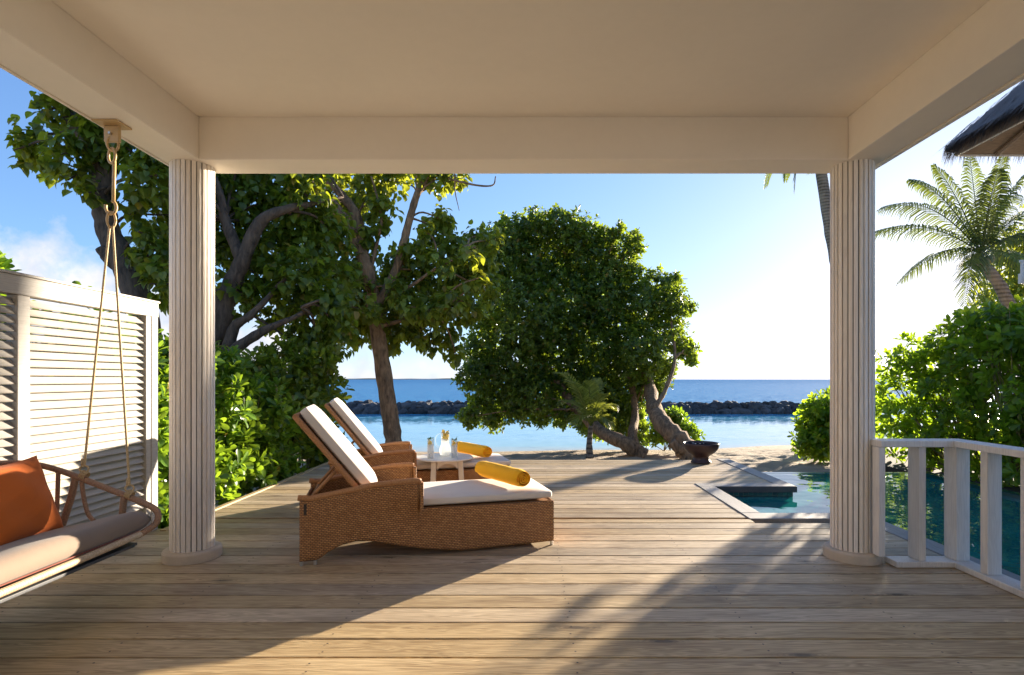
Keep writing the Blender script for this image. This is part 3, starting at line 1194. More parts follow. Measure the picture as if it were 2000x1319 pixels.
# rolled towels
def towel(loc_a, loc_b, R, label):
    a, b = Vector(loc_a), Vector(loc_b)
    ax = (b - a)
    L = ax.length
    ax.normalize()
    e1 = Vector((0, 0, 1)).cross(ax).normalized()
    e2 = ax.cross(e1)
    turns, n = 3.4, 140
    ro, ri = [], []
    th = (R - 0.012) / turns
    for i in range(n + 1):
        f_ = i / n
        an = f_ * turns * 2 * math.pi + 0.9
        rad = 0.012 + (R - 0.012) * f_
        ro.append((an, rad))
        ri.append((an, max(0.003, rad - th * 0.78)))
    m = MB()
    secs = np.linspace(0, 1, 14)
    for s in secs:
        taper = 1 - 0.10 * max(0, abs(s - 0.5) * 2 - 0.9) / 0.1
        for ring in (ro, ri):
            for an, rad in ring:
                rad2 = rad * (1 + 0.012 * math.sin(an * 3 + s * 9) + 0.010 * math.sin(s * 21 + an)) * (taper if ring is ro else 1)
                ex = 0.006 * math.sin(an * 1.3 + rad * 200) if s in (0, 1) else 0
                p = a + ax * (s * L + ex) + (e1 * math.cos(an) + e2 * math.sin(an)) * rad2
                m.v.append(tuple(p))
    w = n + 1
    st = 2 * w
    for k in range(len(secs) - 1):
        for i in range(n):
            o1 = k * st + i
            m.f.append((o1, o1 + 1, o1 + 1 + st, o1 + st))
            o2 = k * st + w + i
            m.f.append((o2 + 1, o2, o2 + st, o2 + st + 1))
        o1, o2 = k * st + n, k * st + w + n
        m.f.append((o1, o2, o2 + st, o1 + st))
    for k, flip in ((0, False), (len(secs) - 1, True)):
        for i in range(n):
            q = (k * st + i, k * st + w + i, k * st + w + i + 1, k * st + i + 1)
            m.f.append(q[::-1] if flip else q)
    o = m.build('towel', M['towel'], smooth=False)
    tag(o, label, 'towel', 'rolled yellow towels')
    bm2 = o.modifiers.new('b', 'BEVEL')
    bm2.width = 0.003
    bm2.segments = 2
    bm2.limit_method = 'ANGLE'
    return o


towel((-0.455, 5.09, 0.538), (-0.060, 4.535, 0.538), 0.084, 'yellow towel roll on the nearer lounger, its spiral end fully visible')
towel((-0.90, 6.78, 0.532), (-0.49, 6.25, 0.532), 0.078, 'yellow towel roll lying behind the drinks on the farther lounger')

# ------------------------------------------------------------------ side table and drinks
TX, TY, TZ = -0.955, 6.12, 0.505
tb = thing('side_table', 'round white side table between the two loungers', 'table', (TX, TY, 0))
MB().lathe([(0, TZ - 0.022), (0.30, TZ - 0.022), (0.312, TZ - 0.016), (0.312, TZ - 0.006), (0.305, TZ), (0, TZ)], 64, (TX, TY, 0)).build('tabletop', M['table'], tb)
for k in range(4):
    a = math.radians(45 + 90 * k + 20)
    cx, cy = TX + 0.205 * math.cos(a), TY + 0.205 * math.sin(a)
    bx_, by_ = TX + 0.235 * math.cos(a), TY + 0.235 * math.sin(a)
    b = MB()
    h = 0.034
    v = []
    for (x, y, z) in ((bx_, by_, 0), (cx, cy, TZ - 0.023)):
        for sx, sy in ((-h, -0.5 * h), (h, -0.5 * h), (h, 0.5 * h), (-h, 0.5 * h)):
            v.append((x + sx * 0.8, y + sy, z))
    b.add(v, [(3, 2, 1, 0), (4, 5, 6, 7), (0, 1, 5, 4), (1, 2, 6, 5), (2, 3, 7, 6), (3, 0, 4, 7)])
    b.build('leg', M['table'], tb, bevel=0.004)
    a2 = a + math.pi / 2
    p, q = Vector((cx, cy, 0)), Vector((TX + 0.205 * math.cos(a2), TY + 0.205 * math.sin(a2), 0))
    d = (q - p)
    ln = d.length
    d.normalize()
    nrm = Vector((-d.y, d.x, 0)) * 0.009
    N_ = 12
    ap = MB()
    for i in range(N_ + 1):
        s = 0.035 + (ln - 0.07) * i / N_
        zz = TZ - 0.125 + 0.065 * math.sin(math.pi * i / N_) ** 0.6
        c = p + d * s
        for nn_ in (nrm, -nrm):
            ap.v += [(c.x + nn_.x, c.y + nn_.y, zz), (c.x + nn_.x, c.y + nn_.y, TZ - 0.024)]
    for i in range(N_):
        o4 = i * 4
        ap.f += [(o4, o4 + 4, o4 + 5, o4 + 1), (o4 + 2, o4 + 3, o4 + 7, o4 + 6), (o4, o4 + 2, o4 + 6, o4 + 4)]
    ap.f += [(0, 1, 3, 2), (N_ * 4, N_ * 4 + 2, N_ * 4 + 3, N_ * 4 + 1)]
    ap.build('apron', M['table'], tb)


def drink(x, y, r, h, label, name='drinking_glass', cat='glass', group=None, jug=False):
    t = thing(name, label, cat, (x, y, TZ + 0.0012), group=group)
    z0 = (0, 0, 0)
    th = 0.0018
    if jug:
        o_ = [(0.62 * r, 0), (0.95 * r, 0.012), (1.12 * r, 0.05), (1.05 * r, 0.09), (0.80 * r, 0.13), (0.74 * r, 0.16), (0.82 * r, h)]
    else:
        o_ = [(0.9 * r, 0), (0.95 * r, 0.004), (r, h)]
    inn = [(max(0.001, q - th), z + (0.006 if i == 0 else 0)) for i, (q, z) in enumerate(o_)]
    prof = [(0, 0)] + o_ + inn[::-1] + [(0, 0.006)]
    MB().lathe(prof, 28).build('vessel', M['glass'], t, off=z0, smooth=True)
    lz = h * 0.70
    li = [(0, 0.008)] + [(q - th - 0.0008, max(z, 0.008)) for q, z in o_ if z < lz] + [(interp([z for q, z in o_], [q for q, z in o_], lz) - th - 0.0008, lz), (0, lz)]
    MB().lathe(li, 24).build('iced_water', M['ice'], t, off=z0, smooth=True)
    for i in range(3 if not jug else 6):
        an = random.uniform(0, 6.3)
        c = Vector((r * 0.35 * math.cos(an), r * 0.35 * math.sin(an), h * (0.72 + 0.055 * i)))
        ax = Vector((random.uniform(-1, 1), random.uniform(-1, 1), random.uniform(-.4, .4))).normalized()
        e1 = ax.orthogonal().normalized()
        e2 = ax.cross(e1)
        rr = 0.026 if jug else 0.023
        b = MB()
        ring = [c + (e1 * math.cos(u) + e2 * math.sin(u)) * rr for u in [k * math.pi / 8 for k in range(16)]]
        b.add([p + ax * 0.0025 for p in ring] + [p - ax * 0.0025 for p in ring], [tuple(range(16)), tuple(range(16, 32))[::-1]] + [(k, 16 + k, 16 + (k + 1) % 16, (k + 1) % 16) for k in range(16)])
        b.build('lemon_slice', M['lemon'], t, off=z0)
    for i in range(7 if jug else 5):
        an = random.uniform(0, 6.3)
        c = Vector((r * 0.4 * math.cos(an), r * 0.4 * math.sin(an), h * random.uniform(0.86, 1.0)))
        d = Vector((math.cos(an), math.sin(an), random.uniform(0.2, 1.4))).normalized()
        sd = d.cross(Vector((0, 0, 1))).normalized()
        l_ = 0.040
        b = MB()
        b.add([c, c + d * l_ * .5 + sd * l_ * .3, c + d * l_, c + d * l_ * .5 - sd * l_ * .3, c + d * l_ * .5 + Vector((0, 0, .005))], [(0, 1, 4), (1, 2, 4), (2, 3, 4), (3, 0, 4)])
        b.build('mint_leaf', M['mint'], t, off=z0)
    if jug:
        pts = spline([(-0.95 * r, 0, h * 0.93), (-1.7 * r, 0, h * 0.80), (-1.75 * r, 0, h * 0.5), (-1.1 * r, 0, h * 0.35)], 6)
        MB().tube(pts, 0.005, 8).build('handle', M['glass'], t, off=z0, smooth=True)
    return t


drink(-1.085, 5.98, 0.036, 0.215, 'tall iced drink with lemon and mint standing alone left of the jug', group='tall glasses on the side table')
drink(-0.955, 6.16, 0.060, 0.27, 'clear glass jug of iced water with lemon and mint', 'jug', 'jug', jug=True)
drink(-0.835, 6.02, 0.034, 0.205, 'tall iced drink with lemon and mint close against the jug, beside the towel', group='tall glasses on the side table')

# ------------------------------------------------------------------ clay bowl
bo = thing('bowl', 'dark brown clay bowl on a foot at the deck edge', 'bowl', (2.76, 8.97, 0.008))
pr = [(0, 0), (0.155, 0), (0.165, 0.012), (0.150, 0.03), (0.128, 0.06), (0.122, 0.10), (0.15, 0.125), (0.215, 0.17), (0.262, 0.225), (0.283, 0.285), (0.287, 0.318), (0.279, 0.325), (0.268, 0.318), (0.262, 0.285), (0.24, 0.235), (0.19, 0.185), (0.10, 0.155), (0, 0.15)]
MB().lathe(pr, 56).build('body', M['clay'], bo, off=(0, 0, 0), smooth=True)
MB().lathe([(0, 0.285), (0.259, 0.285)], 48).build('water', M['pool'], bo, off=(0, 0, 0))
for i in range(14):
    a, r = random.uniform(0, 6.3), 0.24 * random.random() ** .5
    MB().lathe([(0, 0.2875), (random.uniform(.012, .022), 0.2915), (0.004, 0.296)], 7, (r * math.cos(a), r * math.sin(a), 0)).build('petal', M['table'], bo, off=(0, 0, 0))

# ------------------------------------------------------------------ hanging swing
sw = thing('hanging_swing', 'cord wrapped hanging swing seat with taupe mattress', 'swing seat', (-2.8, 2.8, 0.4))
BX, BY = -2.656, 3.52


def ridged(name, pts, r, mat, pitch=0.011, sides=12, parent=None):
    pts = [Vector(p) for p in pts]
    cum = [0.0]
    for i in range(1, len(pts)):
        cum.append(cum[-1] + (pts[i] - pts[i - 1]).length)
    n = max(6, int(cum[-1] / pitch * 4))
    out, rad = [], []
    j_ = 0
    for i in range(n + 1):
        s = cum[-1] * i / n
        while j_ < len(cum) - 2 and cum[j_ + 1] < s:
            j_ += 1
        t = (s - cum[j_]) / max(1e-9, cum[j_ + 1] - cum[j_])
        out.append(pts[j_].lerp(pts[j_ + 1], min(1, t)))
        rad.append(r * (0.90 + 0.10 * abs(math.sin(math.pi * s / pitch))))
    return MB().tube(out, rad, sides).build(name, M[mat], parent or sw, smooth=True)


YE = 3.55
frame_pts = spline([(-3.17, 1.2, 0.80), (-3.17, 2.2, 0.86), (-3.17, 3.0, 0.868), (-3.17, 3.33, 0.853), (-3.13, 3.50, 0.818), (-3.03, YE, 0.775), (-2.91, YE, 0.732), (-2.60, YE, 0.612), (-2.47, YE, 0.558), (-2.40, YE - .01, 0.522), (-2.372, YE - 0.03, 0.482), (-2.375, YE - 0.06, 0.440), (-2.40, 3.40, 0.408)], 6)
ridged('top_rail', frame_pts, 0.0195, 'tan_wrap')
ridged('front_rail', [(-2.402, 3.405, 0.407), (-2.405, 2.9, 0.396), (-2.41, 2.3, 0.385), (-2.415, 1.2, 0.375)], 0.0205, 'cord_wrap', 0.012)
ridged('back_strut', [(-3.035, YE, 0.765), (-3.04, YE, 0.60), (-3.03, YE - .02, 0.43)], 0.0130, 'tan_wrap')
ridged('back_strut', spline([(-2.925, YE, 0.725), (-2.945, YE - .01, 0.60), (-2.985, YE - .03, 0.43)], 6), 0.0215, 'tan_wrap')
ridged('back_strut', spline([(-2.885, YE, 0.705), (-2.87, YE, 0.60), (-2.835, YE - .01, 0.50), (-2.79, YE - .02, 0.455)], 6), 0.0130, 'tan_wrap')
ridged('back_strut', [(-2.612, YE, 0.605), (-2.625, YE, 0.48)], 0.0205, 'tan_wrap')
ridged('rear_rail', [(-3.08, 3.50, 0.33), (-3.08, 1.2, 0.31)], 0.02, 'tan_wrap')
for y in (3.2, 2.8, 2.4, 2.0, 1.6):
    ridged('back_strut', [(-3.17, y, 0.855), (-3.13, y, 0.6), (-3.08, y, 0.33)], 0.0130, 'tan_wrap')
MB().tube([(-2.409, y, 0.4265 + 0.006 * (y - 3.3)) for y in np.linspace(1.2, 3.40, 12)], 0.004, 8).build('piping', M['piping'], sw, smooth=True)
MB().box(-3.08, -2.435, 1.2, 3.42, 0.335, 0.352).build('seat_frame', M['slab'], sw)
MB().box(-2.434, -2.412, 1.2, 3.37, 0.338, 0.356).build('edge_bar', M['slab'], sw, bevel=0.004)


def mattress():
    b = MB()
    prof = []
    # cross-section across the seat: tilted back, with a full rounded front
    for t in np.linspace(0, 1, 9):
        a = -math.pi / 2 + math.pi * t
        prof.append((-2.475 + 0.070 * math.cos(a), 0.468 + 0.068 * math.sin(a)))
    prof += [(-2.60, 0.515), (-2.75, 0.478), (-2.92, 0.442), (-3.06, 0.415), (-3.085, 0.38), (-3.06, 0.34), (-2.7, 0.36), (-2.55, 0.39)]
    ysn = list(np.linspace(1.2, 3.36, 30)) + [3.42, 3.46, 3.49, 3.51, 3.522]
    cz = 0.45
    for y in ysn:
        k = 1.0
        if y > 3.40:
            k = math.sqrt(max(0.04, 1 - ((y - 3.40) / 0.124) ** 2))
        mx = -2.75
        for x, z in prof:
            zc = 0.36 + (x + 3.085) * 0.16
            b.v.append((mx + (x - mx) * (0.955 + 0.045 * k), y, zc + (z - zc) * (0.35 + 0.65 * k) + 0.004 * math.sin(y * 9 + x * 7)))
    m_ = len(prof)
    for i in range(len(ysn) - 1):
        for k in range(m_):
            a, c = i * m_ + k, i * m_ + (k + 1) % m_
            b.f.append((a, c, c + m_, a + m_))
    b.f.append(tuple(range((len(ysn) - 1) * m_, len(ysn) * m_)))
    o = b.build('mattress', M['taupe'], sw, smooth=True)
    bmx = bmesh.new()
    bmx.from_mesh(o.data)
    bmesh.ops.recalc_face_normals(bmx, faces=bmx.faces)
    bmx.to_mesh(o.data)
    bmx.free()
    return o


mattress()
# bracket, links, ropes
MB().box(BX - 0.085, BX + 0.075, BY - 0.075, BY + 0.06, HS - 0.012, HS - 0.001).build('ceiling_plate', M['gold'], sw, bevel=0.002)
MB().box(BX - 0.055, BX + 0.04, BY - 0.012, BY + 0.012, HS - 0.115, HS - 0.0125).build('bracket', M['gold'], sw, bevel=0.003)
MB().tube([(BX - 0.008, BY - 0.03, HS - 0.065), (BX - 0.008, BY + 0.02, HS - 0.065)], 0.008, 10).build('bolt', M['metal'], sw)


def ring(name, c, rx, rz, r, turn=0.0, mat='gold', a0=0, a1=2 * math.pi):
    pts = []
    for i in range(29):
        a = a0 + (a1 - a0) * i / 28
        x = rx * math.cos(a)
        pts.append((c[0] + x * math.cos(turn), c[1] + x * math.sin(turn), c[2] + rz * math.sin(a)))
    MB().tube(pts, r, 8).build(name, M[mat], sw, smooth=True)


ring('shackle', (BX - 0.006, BY, HS - 0.125), 0.030, 0.044, 0.0085, 0.5)
zt, zb_ = HS - 0.15, 2.46
ring('hook_loop', (BX - 0.012, BY, zt - 0.05), 0.030, 0.048, 0.0085, -0.3)
MB().tube([(BX + 0.004, BY, zt - 0.085), (BX - 0.002, BY, zb_ + 0.03)], 0.0105, 8).build('hook_rod', M['gold'], sw, smooth=True)
ring('hook_loop', (BX - 0.018, BY, zb_ - 0.005), 0.030, 0.042, 0.0095, 0.2, a0=math.radians(-200), a1=math.radians(80))
ring('ring', (BX - 0.016, BY, zb_ - 0.085), 0.022, 0.05, 0.0075, 0.6)
R1, R2 = Vector((-2.868, YE, 0.800)), Vector((-2.577, YE, 0.676))
top_ = Vector((BX - 0.016, BY, zb_ - 0.125))
for e_, dx in ((R1, -0.010), (R2, 0.010)):
    N_ = 160
    pts, rad = [], []
    for i in range(N_ + 1):
        f_ = i / N_
        pts.append((top_ + Vector((dx, 0, 0))).lerp(e_, f_))
        rad.append(0.0068 + 0.0007 * (i % 2))
    MB().tube(pts, rad, 8).build('hanging_rope', M['rope'], sw, smooth=True)
    MB().tube([e_ + Vector((-.010, 0, 0.05)), e_ + Vector((-.012, 0, 0.0))], 0.009, 8).build('rope_end', M['rope'], sw, smooth=True)
    ring('ring', (e_.x, e_.y, e_.z - 0.016), 0.024, 0.021, 0.006, 0.3, 'rope')
    zc = e_.z - 0.055
    for k in range(4):
        MB().tube([(e_.x + 0.012 * math.cos(a) + (k - 1.5) * 0.009, e_.y + 0.023 * math.sin(a), zc + 0.023 * math.cos(a) - (k - 1.5) * 0.004) for a in [i * math.pi / 6 for i in range(13)]], 0.0045, 6, False).build('lashing', M['rope'], sw, smooth=True)

# pillow
b = bmesh.new()
bmesh.ops.create_grid(b, x_segments=22, y_segments=22, size=1.0)
top_v = [v.co.copy() for v in b.verts]
faces = [[v.index for v in f.verts] for f in b.faces]
b.verts.index_update()
b.free()
pm = MB()


def pil(c, s):
    x, y = c.x, c.y
    pinch = 1 - 0.09 * (1 - abs(x) ** 2) * abs(y) ** 2 - 0.0
    px_ = x * (1 - 0.085 * (1 - y * y) * 1.0) if abs(x) > 0 else x
    py_ = y * (1 - 0.085 * (1 - x * x))
    hgt = (max(0, 1 - x ** 2) * max(0, 1 - y ** 2)) ** 0.42
    z = s * 0.085 * hgt * (1 + 0.07 * math.sin(5 * x + 3 * y) + 0.05 * math.sin(9 * y - 4 * x))
    return px_ * 0.245, py_ * 0.245, z


Cp = Vector((-3.01, 3.215, 0.645))
up = Vector((-0.33, -0.03, 0.94)).normalized()
rt = Vector((0.03, 1.0, 0.02))
rt = (rt - up * rt.dot(up)).normalized()
nr_ = rt.cross(up)
for s in (1, -1):
    vs = []
    for c in top_v:
        a_, b2, c_ = pil(c, s)
        vs.append(Cp + rt * a_ + up * b2 + nr_ * c_)
    pm.add(vs, faces if s > 0 else [f[::-1] for f in faces])
tag(pm.build('pillow', M['orange'], smooth=True), 'burnt orange square pillow leaning back on the swing seat', 'pillow')


# ------------------------------------------------------------------ foliage tools
def tmpl(kind):
    if kind == 'spat':
        rows = [(0.0, 0.035), (0.38, 0.13), (0.72, 0.215), (0.93, 0.17), (1.02, 0.05)]
        curl = -0.16
    elif kind == 'heart':
        rows = [(-0.14, 0.26), (0.02, 0.46), (0.28, 0.50), (0.56, 0.37), (0.80, 0.17), (1.0, 0.012)]
        curl = -0.22
    elif kind == 'oval':
        rows = [(0.0, 0.04), (0.4, 0.27), (0.75, 0.23), (1.0, 0.03)]
        curl = -0.15
    else:
        rows = [(0.0, 0.06), (0.5, 0.27), (1.0, 0.04)]
        curl = -0.15
    v, f = [], []
    for y, w in rows:
        z = curl * y * y
        v += [(-w, y, z + w * 0.28), (0, y, z), (w, y, z + w * 0.28)]
    for i in range(len(rows) - 1):
        a = i * 3
        f += [(a, a + 1, a + 4, a + 3), (a + 1, a + 2, a + 5, a + 4)]
    return np.array(v), np.array(f)


def norm(a):
    return a / np.maximum(1e-9, np.linalg.norm(a, axis=-1, keepdims=True))


class Leaves:
    def __init__(self):
        self.p, self.y, self.z, self.s = [], [], [], []

    def add(self, p, y, z, s):
        self.p.append(p)
        self.y.append(y)
        self.z.append(z)
        self.s.append(s)

    def arr(self):
        p, y, z, s = (np.concatenate(q) for q in (self.p, self.y, self.z, self.s))
        y = norm(y)
        z = norm(z - y * np.sum(z * y, 1, keepdims=True))
        x = np.cross(y, z)
        return p, x, y, z, s

    def build(self, parent, mat, kind, singles=0, name='crown', off=(0, 0, 0), cell=22):
        p, x, y, z, s = self.arr()
        off = np.array(off)
        p = p - off
        tv, tf = tmpl(kind)
        n = len(p)
        pick = np.zeros(n, bool)
        if singles:
            pc = p + off + y * s[:, None] * 0.5
            pxx = CX + F * pc[:, 0] / pc[:, 1]
            pyy = CY - F * (pc[:, 2] - H) / pc[:, 1]
            ok = (pxx > 0) & (pxx < 2000) & (pyy > 0) & (pyy < 1319) & (pc[:, 1] > 1)
            best = {}
            for i in np.nonzero(ok)[0]:
                key = (int(pxx[i] // cell), int(pyy[i] // cell))
                if key not in best or pc[i, 1] < pc[best[key], 1]:
                    best[key] = i
            idx = sorted(best.values(), key=lambda i: -s[i] / pc[i, 1])[:singles]
            pick[idx] = True
            me1 = bpy.data.meshes.new('leaf')
            me1.from_pydata([tuple(q) for q in tv.tolist()], [], [tuple(q) for q in tf.tolist()])
            me1.materials.append(mat)
            for i in idx:
                o = bpy.data.objects.new('leaf', me1)
                COL.objects.link(o)
                o.parent = parent
                m = Matrix(((x[i, 0], y[i, 0], z[i, 0], p[i, 0]), (x[i, 1], y[i, 1], z[i, 1], p[i, 1]), (x[i, 2], y[i, 2], z[i, 2], p[i, 2]), (0, 0, 0, 1)))
                o.matrix_basis = m @ Matrix.Scale(float(s[i]), 4)
        k = ~pick
        p, x, y, z, s = p[k], x[k], y[k], z[k], s[k]
        n = len(p)
        V = p[:, None, :] + s[:, None, None] * (tv[None, :, 0, None] * x[:, None, :] + tv[None, :, 1, None] * y[:, None, :] + tv[None, :, 2, None] * z[:, None, :])
        Fc = (tf[None] + (np.arange(n) * len(tv))[:, None, None]).reshape(-1)
        me = bpy.data.meshes.new(name)
        me.vertices.add(n * len(tv))
        me.vertices.foreach_set('co', V.reshape(-1).astype(np.float32))
        nf = n * len(tf)
        me.loops.add(nf * 4)
        me.loops.foreach_set('vertex_index', Fc.astype(np.int32))
        me.polygons.add(nf)
        me.polygons.foreach_set('loop_start', (np.arange(nf) * 4).astype(np.int32))
        me.update(calc_edges=True)
        me.validate()
        o = finish(me, name, mat, parent)
        o['kind'] = 'stuff'
        return o


def clump_points(c, r, n, hollow=0.45):
    """points through an ellipsoid, more of them towards its skin; returns points and outward directions"""
    d = norm(rng.normal(size=(n, 3)))
    rad = (hollow ** 3 + (1 - hollow ** 3) * rng.random(n)) ** (1 / 3)
    rad *= 1 + 0.16 * rng.normal(size=n).clip(-1.2, 1.6)
    return np.array(c) + d * rad[:, None] * np.array(r), d


def rosettes(lv, pts, out, k, size, spread=(0.35, 1.35), up=0.55, jit=0.45, twig=0.06):
    n = len(pts)
    ax = norm(out * 0.8 + np.array([0, 0, up]) + rng.normal(size=(n, 3)) * jit)
    e1 = norm(np.cross(ax, rng.normal(size=(n, 3))))
    e2 = np.cross(ax, e1)
    for j in range(k):
        phi = j * 2.39996 + rng.random(n) * 0.6
        t = spread[0] + (spread[1] - spread[0]) * (j / max(1, k - 1)) + rng.normal(size=n) * 0.12
        pe = e1 * np.cos(phi)[:, None] + e2 * np.sin(phi)[:, None]
        y = ax * np.cos(t)[:, None] + pe * np.sin(t)[:, None]
        z = ax * np.sin(t)[:, None] - pe * np.cos(t)[:, None] + rng.normal(size=(n, 3)) * 0.12
        pos = pts - ax * (twig * j / k)
        s = size * (0.72 + 0.28 * j / max(1, k - 1)) * rng.uniform(0.75, 1.2, n)
        lv.add(pos, y, z, s)


def drooping(lv, pts, out, k, size, twig=0.22):
    n = len(pts)
    ax = norm(out * 0.9 + np.array([0, 0, 0.25]) + rng.normal(size=(n, 3)) * 0.6)
    for j in range(k):
        f_ = (j + rng.random(n)) / k
        side = norm(np.cross(ax, rng.normal(size=(n, 3))))
        pos = pts + ax * (twig * (f_ - 0.5))[:, None] + side * 0.06
        y = norm(side * 0.8 + ax * 0.35 + np.array([0, 0, -0.75]) + rng.normal(size=(n, 3)) * 0.30)
        z = norm(np.array([0, 0, 0.9]) + side * 0.7 + out * 0.35 + rng.normal(size=(n, 3)) * 0.35)
        s = size * rng.uniform(0.45, 1.25, n)
        lv.add(pos, y, z, s)


def limb(name, pts, r0, r1, mat, parent, off, sides=10, n=6, gnarl=0.05):
    ps = spline(pts, n)
    m = len(ps)
    rad = []
    for i in range(m):
        f_ = i / (m - 1)
        rad.append((r0 + (r1 - r0) * f_) * (1 + gnarl * math.sin(i * 1.9) + gnarl * random.uniform(-1, 1)))
    return MB().tube(ps, rad, sides).build(name, mat, parent, smooth=True, off=off)


def twigs(lv_clumps, anchors, parent, mat, off, r=0.035):
    """limbs from the nearest branch point to each clump, one mesh per limb"""
    for c, rr in lv_clumps:
        c = Vector(c)
        a = min(anchors, key=lambda q: (Vector(q) - c).length + (0.6 if q[2] > c.z + 0.3 else 0))
        a = Vector(a)
        if (c - a).length < 0.15:
            continue
        mid = a.lerp(c, 0.5) + Vector((random.uniform(-.15, .15), random.uniform(-.15, .15), random.uniform(-.05, .2)))
        limb('branch', [a, mid, c, c + (c - mid) * 0.35], r, 0.008, mat, parent, off, sides=6, n=4)


def clumps_px(lst, Y, dj=0.5, flat=1.0):
    out = []
    for q in lst:
        x, y, r = q[:3]
        yy = q[3] if len(q) > 3 else Y + random.uniform(-dj, dj)
        rm = r * yy / F
        out.append((P(x, y, yy), (rm, rm * flat, rm)))
    return out


# ------------------------------------------------------------------ left hibiscus tree
def tree_left():
    base = (-6.2, 9.2, -0.55)
    t = thing('broadleaf_tree', 'large heart leaved tree with dark leaning trunks rising behind the louvred screen', 'tree', base)
    tr = [(-6.2, 9.2, -0.55), P(285, 660, 9.1), P(265, 571, 9), P(235, 499, 9), P(212, 454, 9), P(200, 385, 9), P(193, 325, 9), P(176, 285, 9), P(151, 249, 9), P(125, 212, 9), P(105, 150, 9)]
    limb('trunk', tr, 0.25, 0.07, M['bark'], t, base)
    limb('branch', [P(203, 400, 9), P(212, 345, 9), P(224, 300, 9.1), P(232, 240, 9.2), P(260, 150, 9.3)], 0.13, 0.04, M['bark'], t, base)
    limb('branch', [P(243, 530, 9), P(215, 508, 8.9), P(197, 484, 8.85)], 0.11, 0.085, M['bark'], t, base)
    limb('branch', [P(235, 490, 9), P(200, 430, 9), P(180, 400, 9), P(168, 370, 9)], 0.05, 0.015, M['bark'], t, base)
    tr2 = [(-5.6, 9.6, -0.55), P(405, 720, 9.6), P(427, 638, 9.5), P(445, 575, 9.5), P(473, 511, 9.5), P(509, 434, 9.5), P(560, 409, 9.6), P(614, 398, 9.9), P(670, 385, 10.4)]
    limb('trunk', tr2, 0.24, 0.02, M['bark'], t, base)
    limb('branch', [P(430, 740, 9.5), P(445, 684, 9.4), P(459, 638, 9.4), P(490, 615, 9.4), P(540, 560, 9.7), P(575, 480, 10.3)], 0.13, 0.015, M['bark'], t, base)
    limb('branch', [P(440, 720, 9.3), P(459, 684, 9.2), P(505, 652, 9.2), P(532, 638, 9.2), P(590, 612, 9.5), P(650, 570, 10.1)], 0.12, 0.018, M['bark'], t, base)
    limb('branch', [P(473, 511, 9.5), P(440, 430, 9.6), P(430, 380, 9.6), P(400, 300, 9.7)], 0.11, 0.04, M['bark'], t, base)
    anchors = tr[3:] + tr2[3:] + [P(224, 300, 9.1), P(440, 430, 9.6), P(540, 560, 9.5), P(590, 600, 9.3), P(490, 615, 9.4)]
    c1 = clumps_px([(98, 215, 30), (62, 262, 26), (45, 288, 20), (80, 310, 36), (128, 300, 40), (150, 240, 36), (190, 280, 46), (145, 345, 30), (180, 375, 22),
                    (262, 300, 46), (290, 345, 42), (310, 420, 45), (268, 390, 26), (300, 490, 46), (318, 555, 40), (275, 455, 22), (330, 330, 40), (200, 200, 55), (120, 150, 50), (290, 240, 60)], 9.0, 0.5)
    c2 = clumps_px([(380, 380, 70), (375, 480, 70), (370, 570, 60), (450, 365, 55), (440, 440, 50), (500, 400, 55), (540, 360, 50), (590, 370, 50), (475, 495, 50), (530, 470, 55), (590, 450, 60),
                    (520, 555, 55), (585, 535, 60), (640, 520, 55), (640, 450, 50), (600, 605, 48), (650, 590, 45), (540, 615, 34), (660, 640, 34), (615, 660, 38), (570, 665, 30), (650, 690, 24),
                    (470, 580, 40), (610, 300, 60), (480, 290, 60), (370, 280, 60), (690, 600, 35)], 10.1, 0.55)
    lv = Leaves()
    for c, r in c1:
        n = int(40 * (r[0] / 0.4) ** 2)
        p, o = clump_points(c, r, n, 0.3)
        drooping(lv, p, o, 7, 0.128)
    for c, r in c2:
        n = int(38 * (r[0] / 0.4) ** 2)
        p, o = clump_points(c, r, n, 0.3)
        drooping(lv, p, o, 7, 0.128)
    lv.build(t, M['hibiscus'], 'heart', 300, 'crown', base)
    twigs(c1 + c2, anchors, t, M['bark'], base, 0.03)


tree_left()


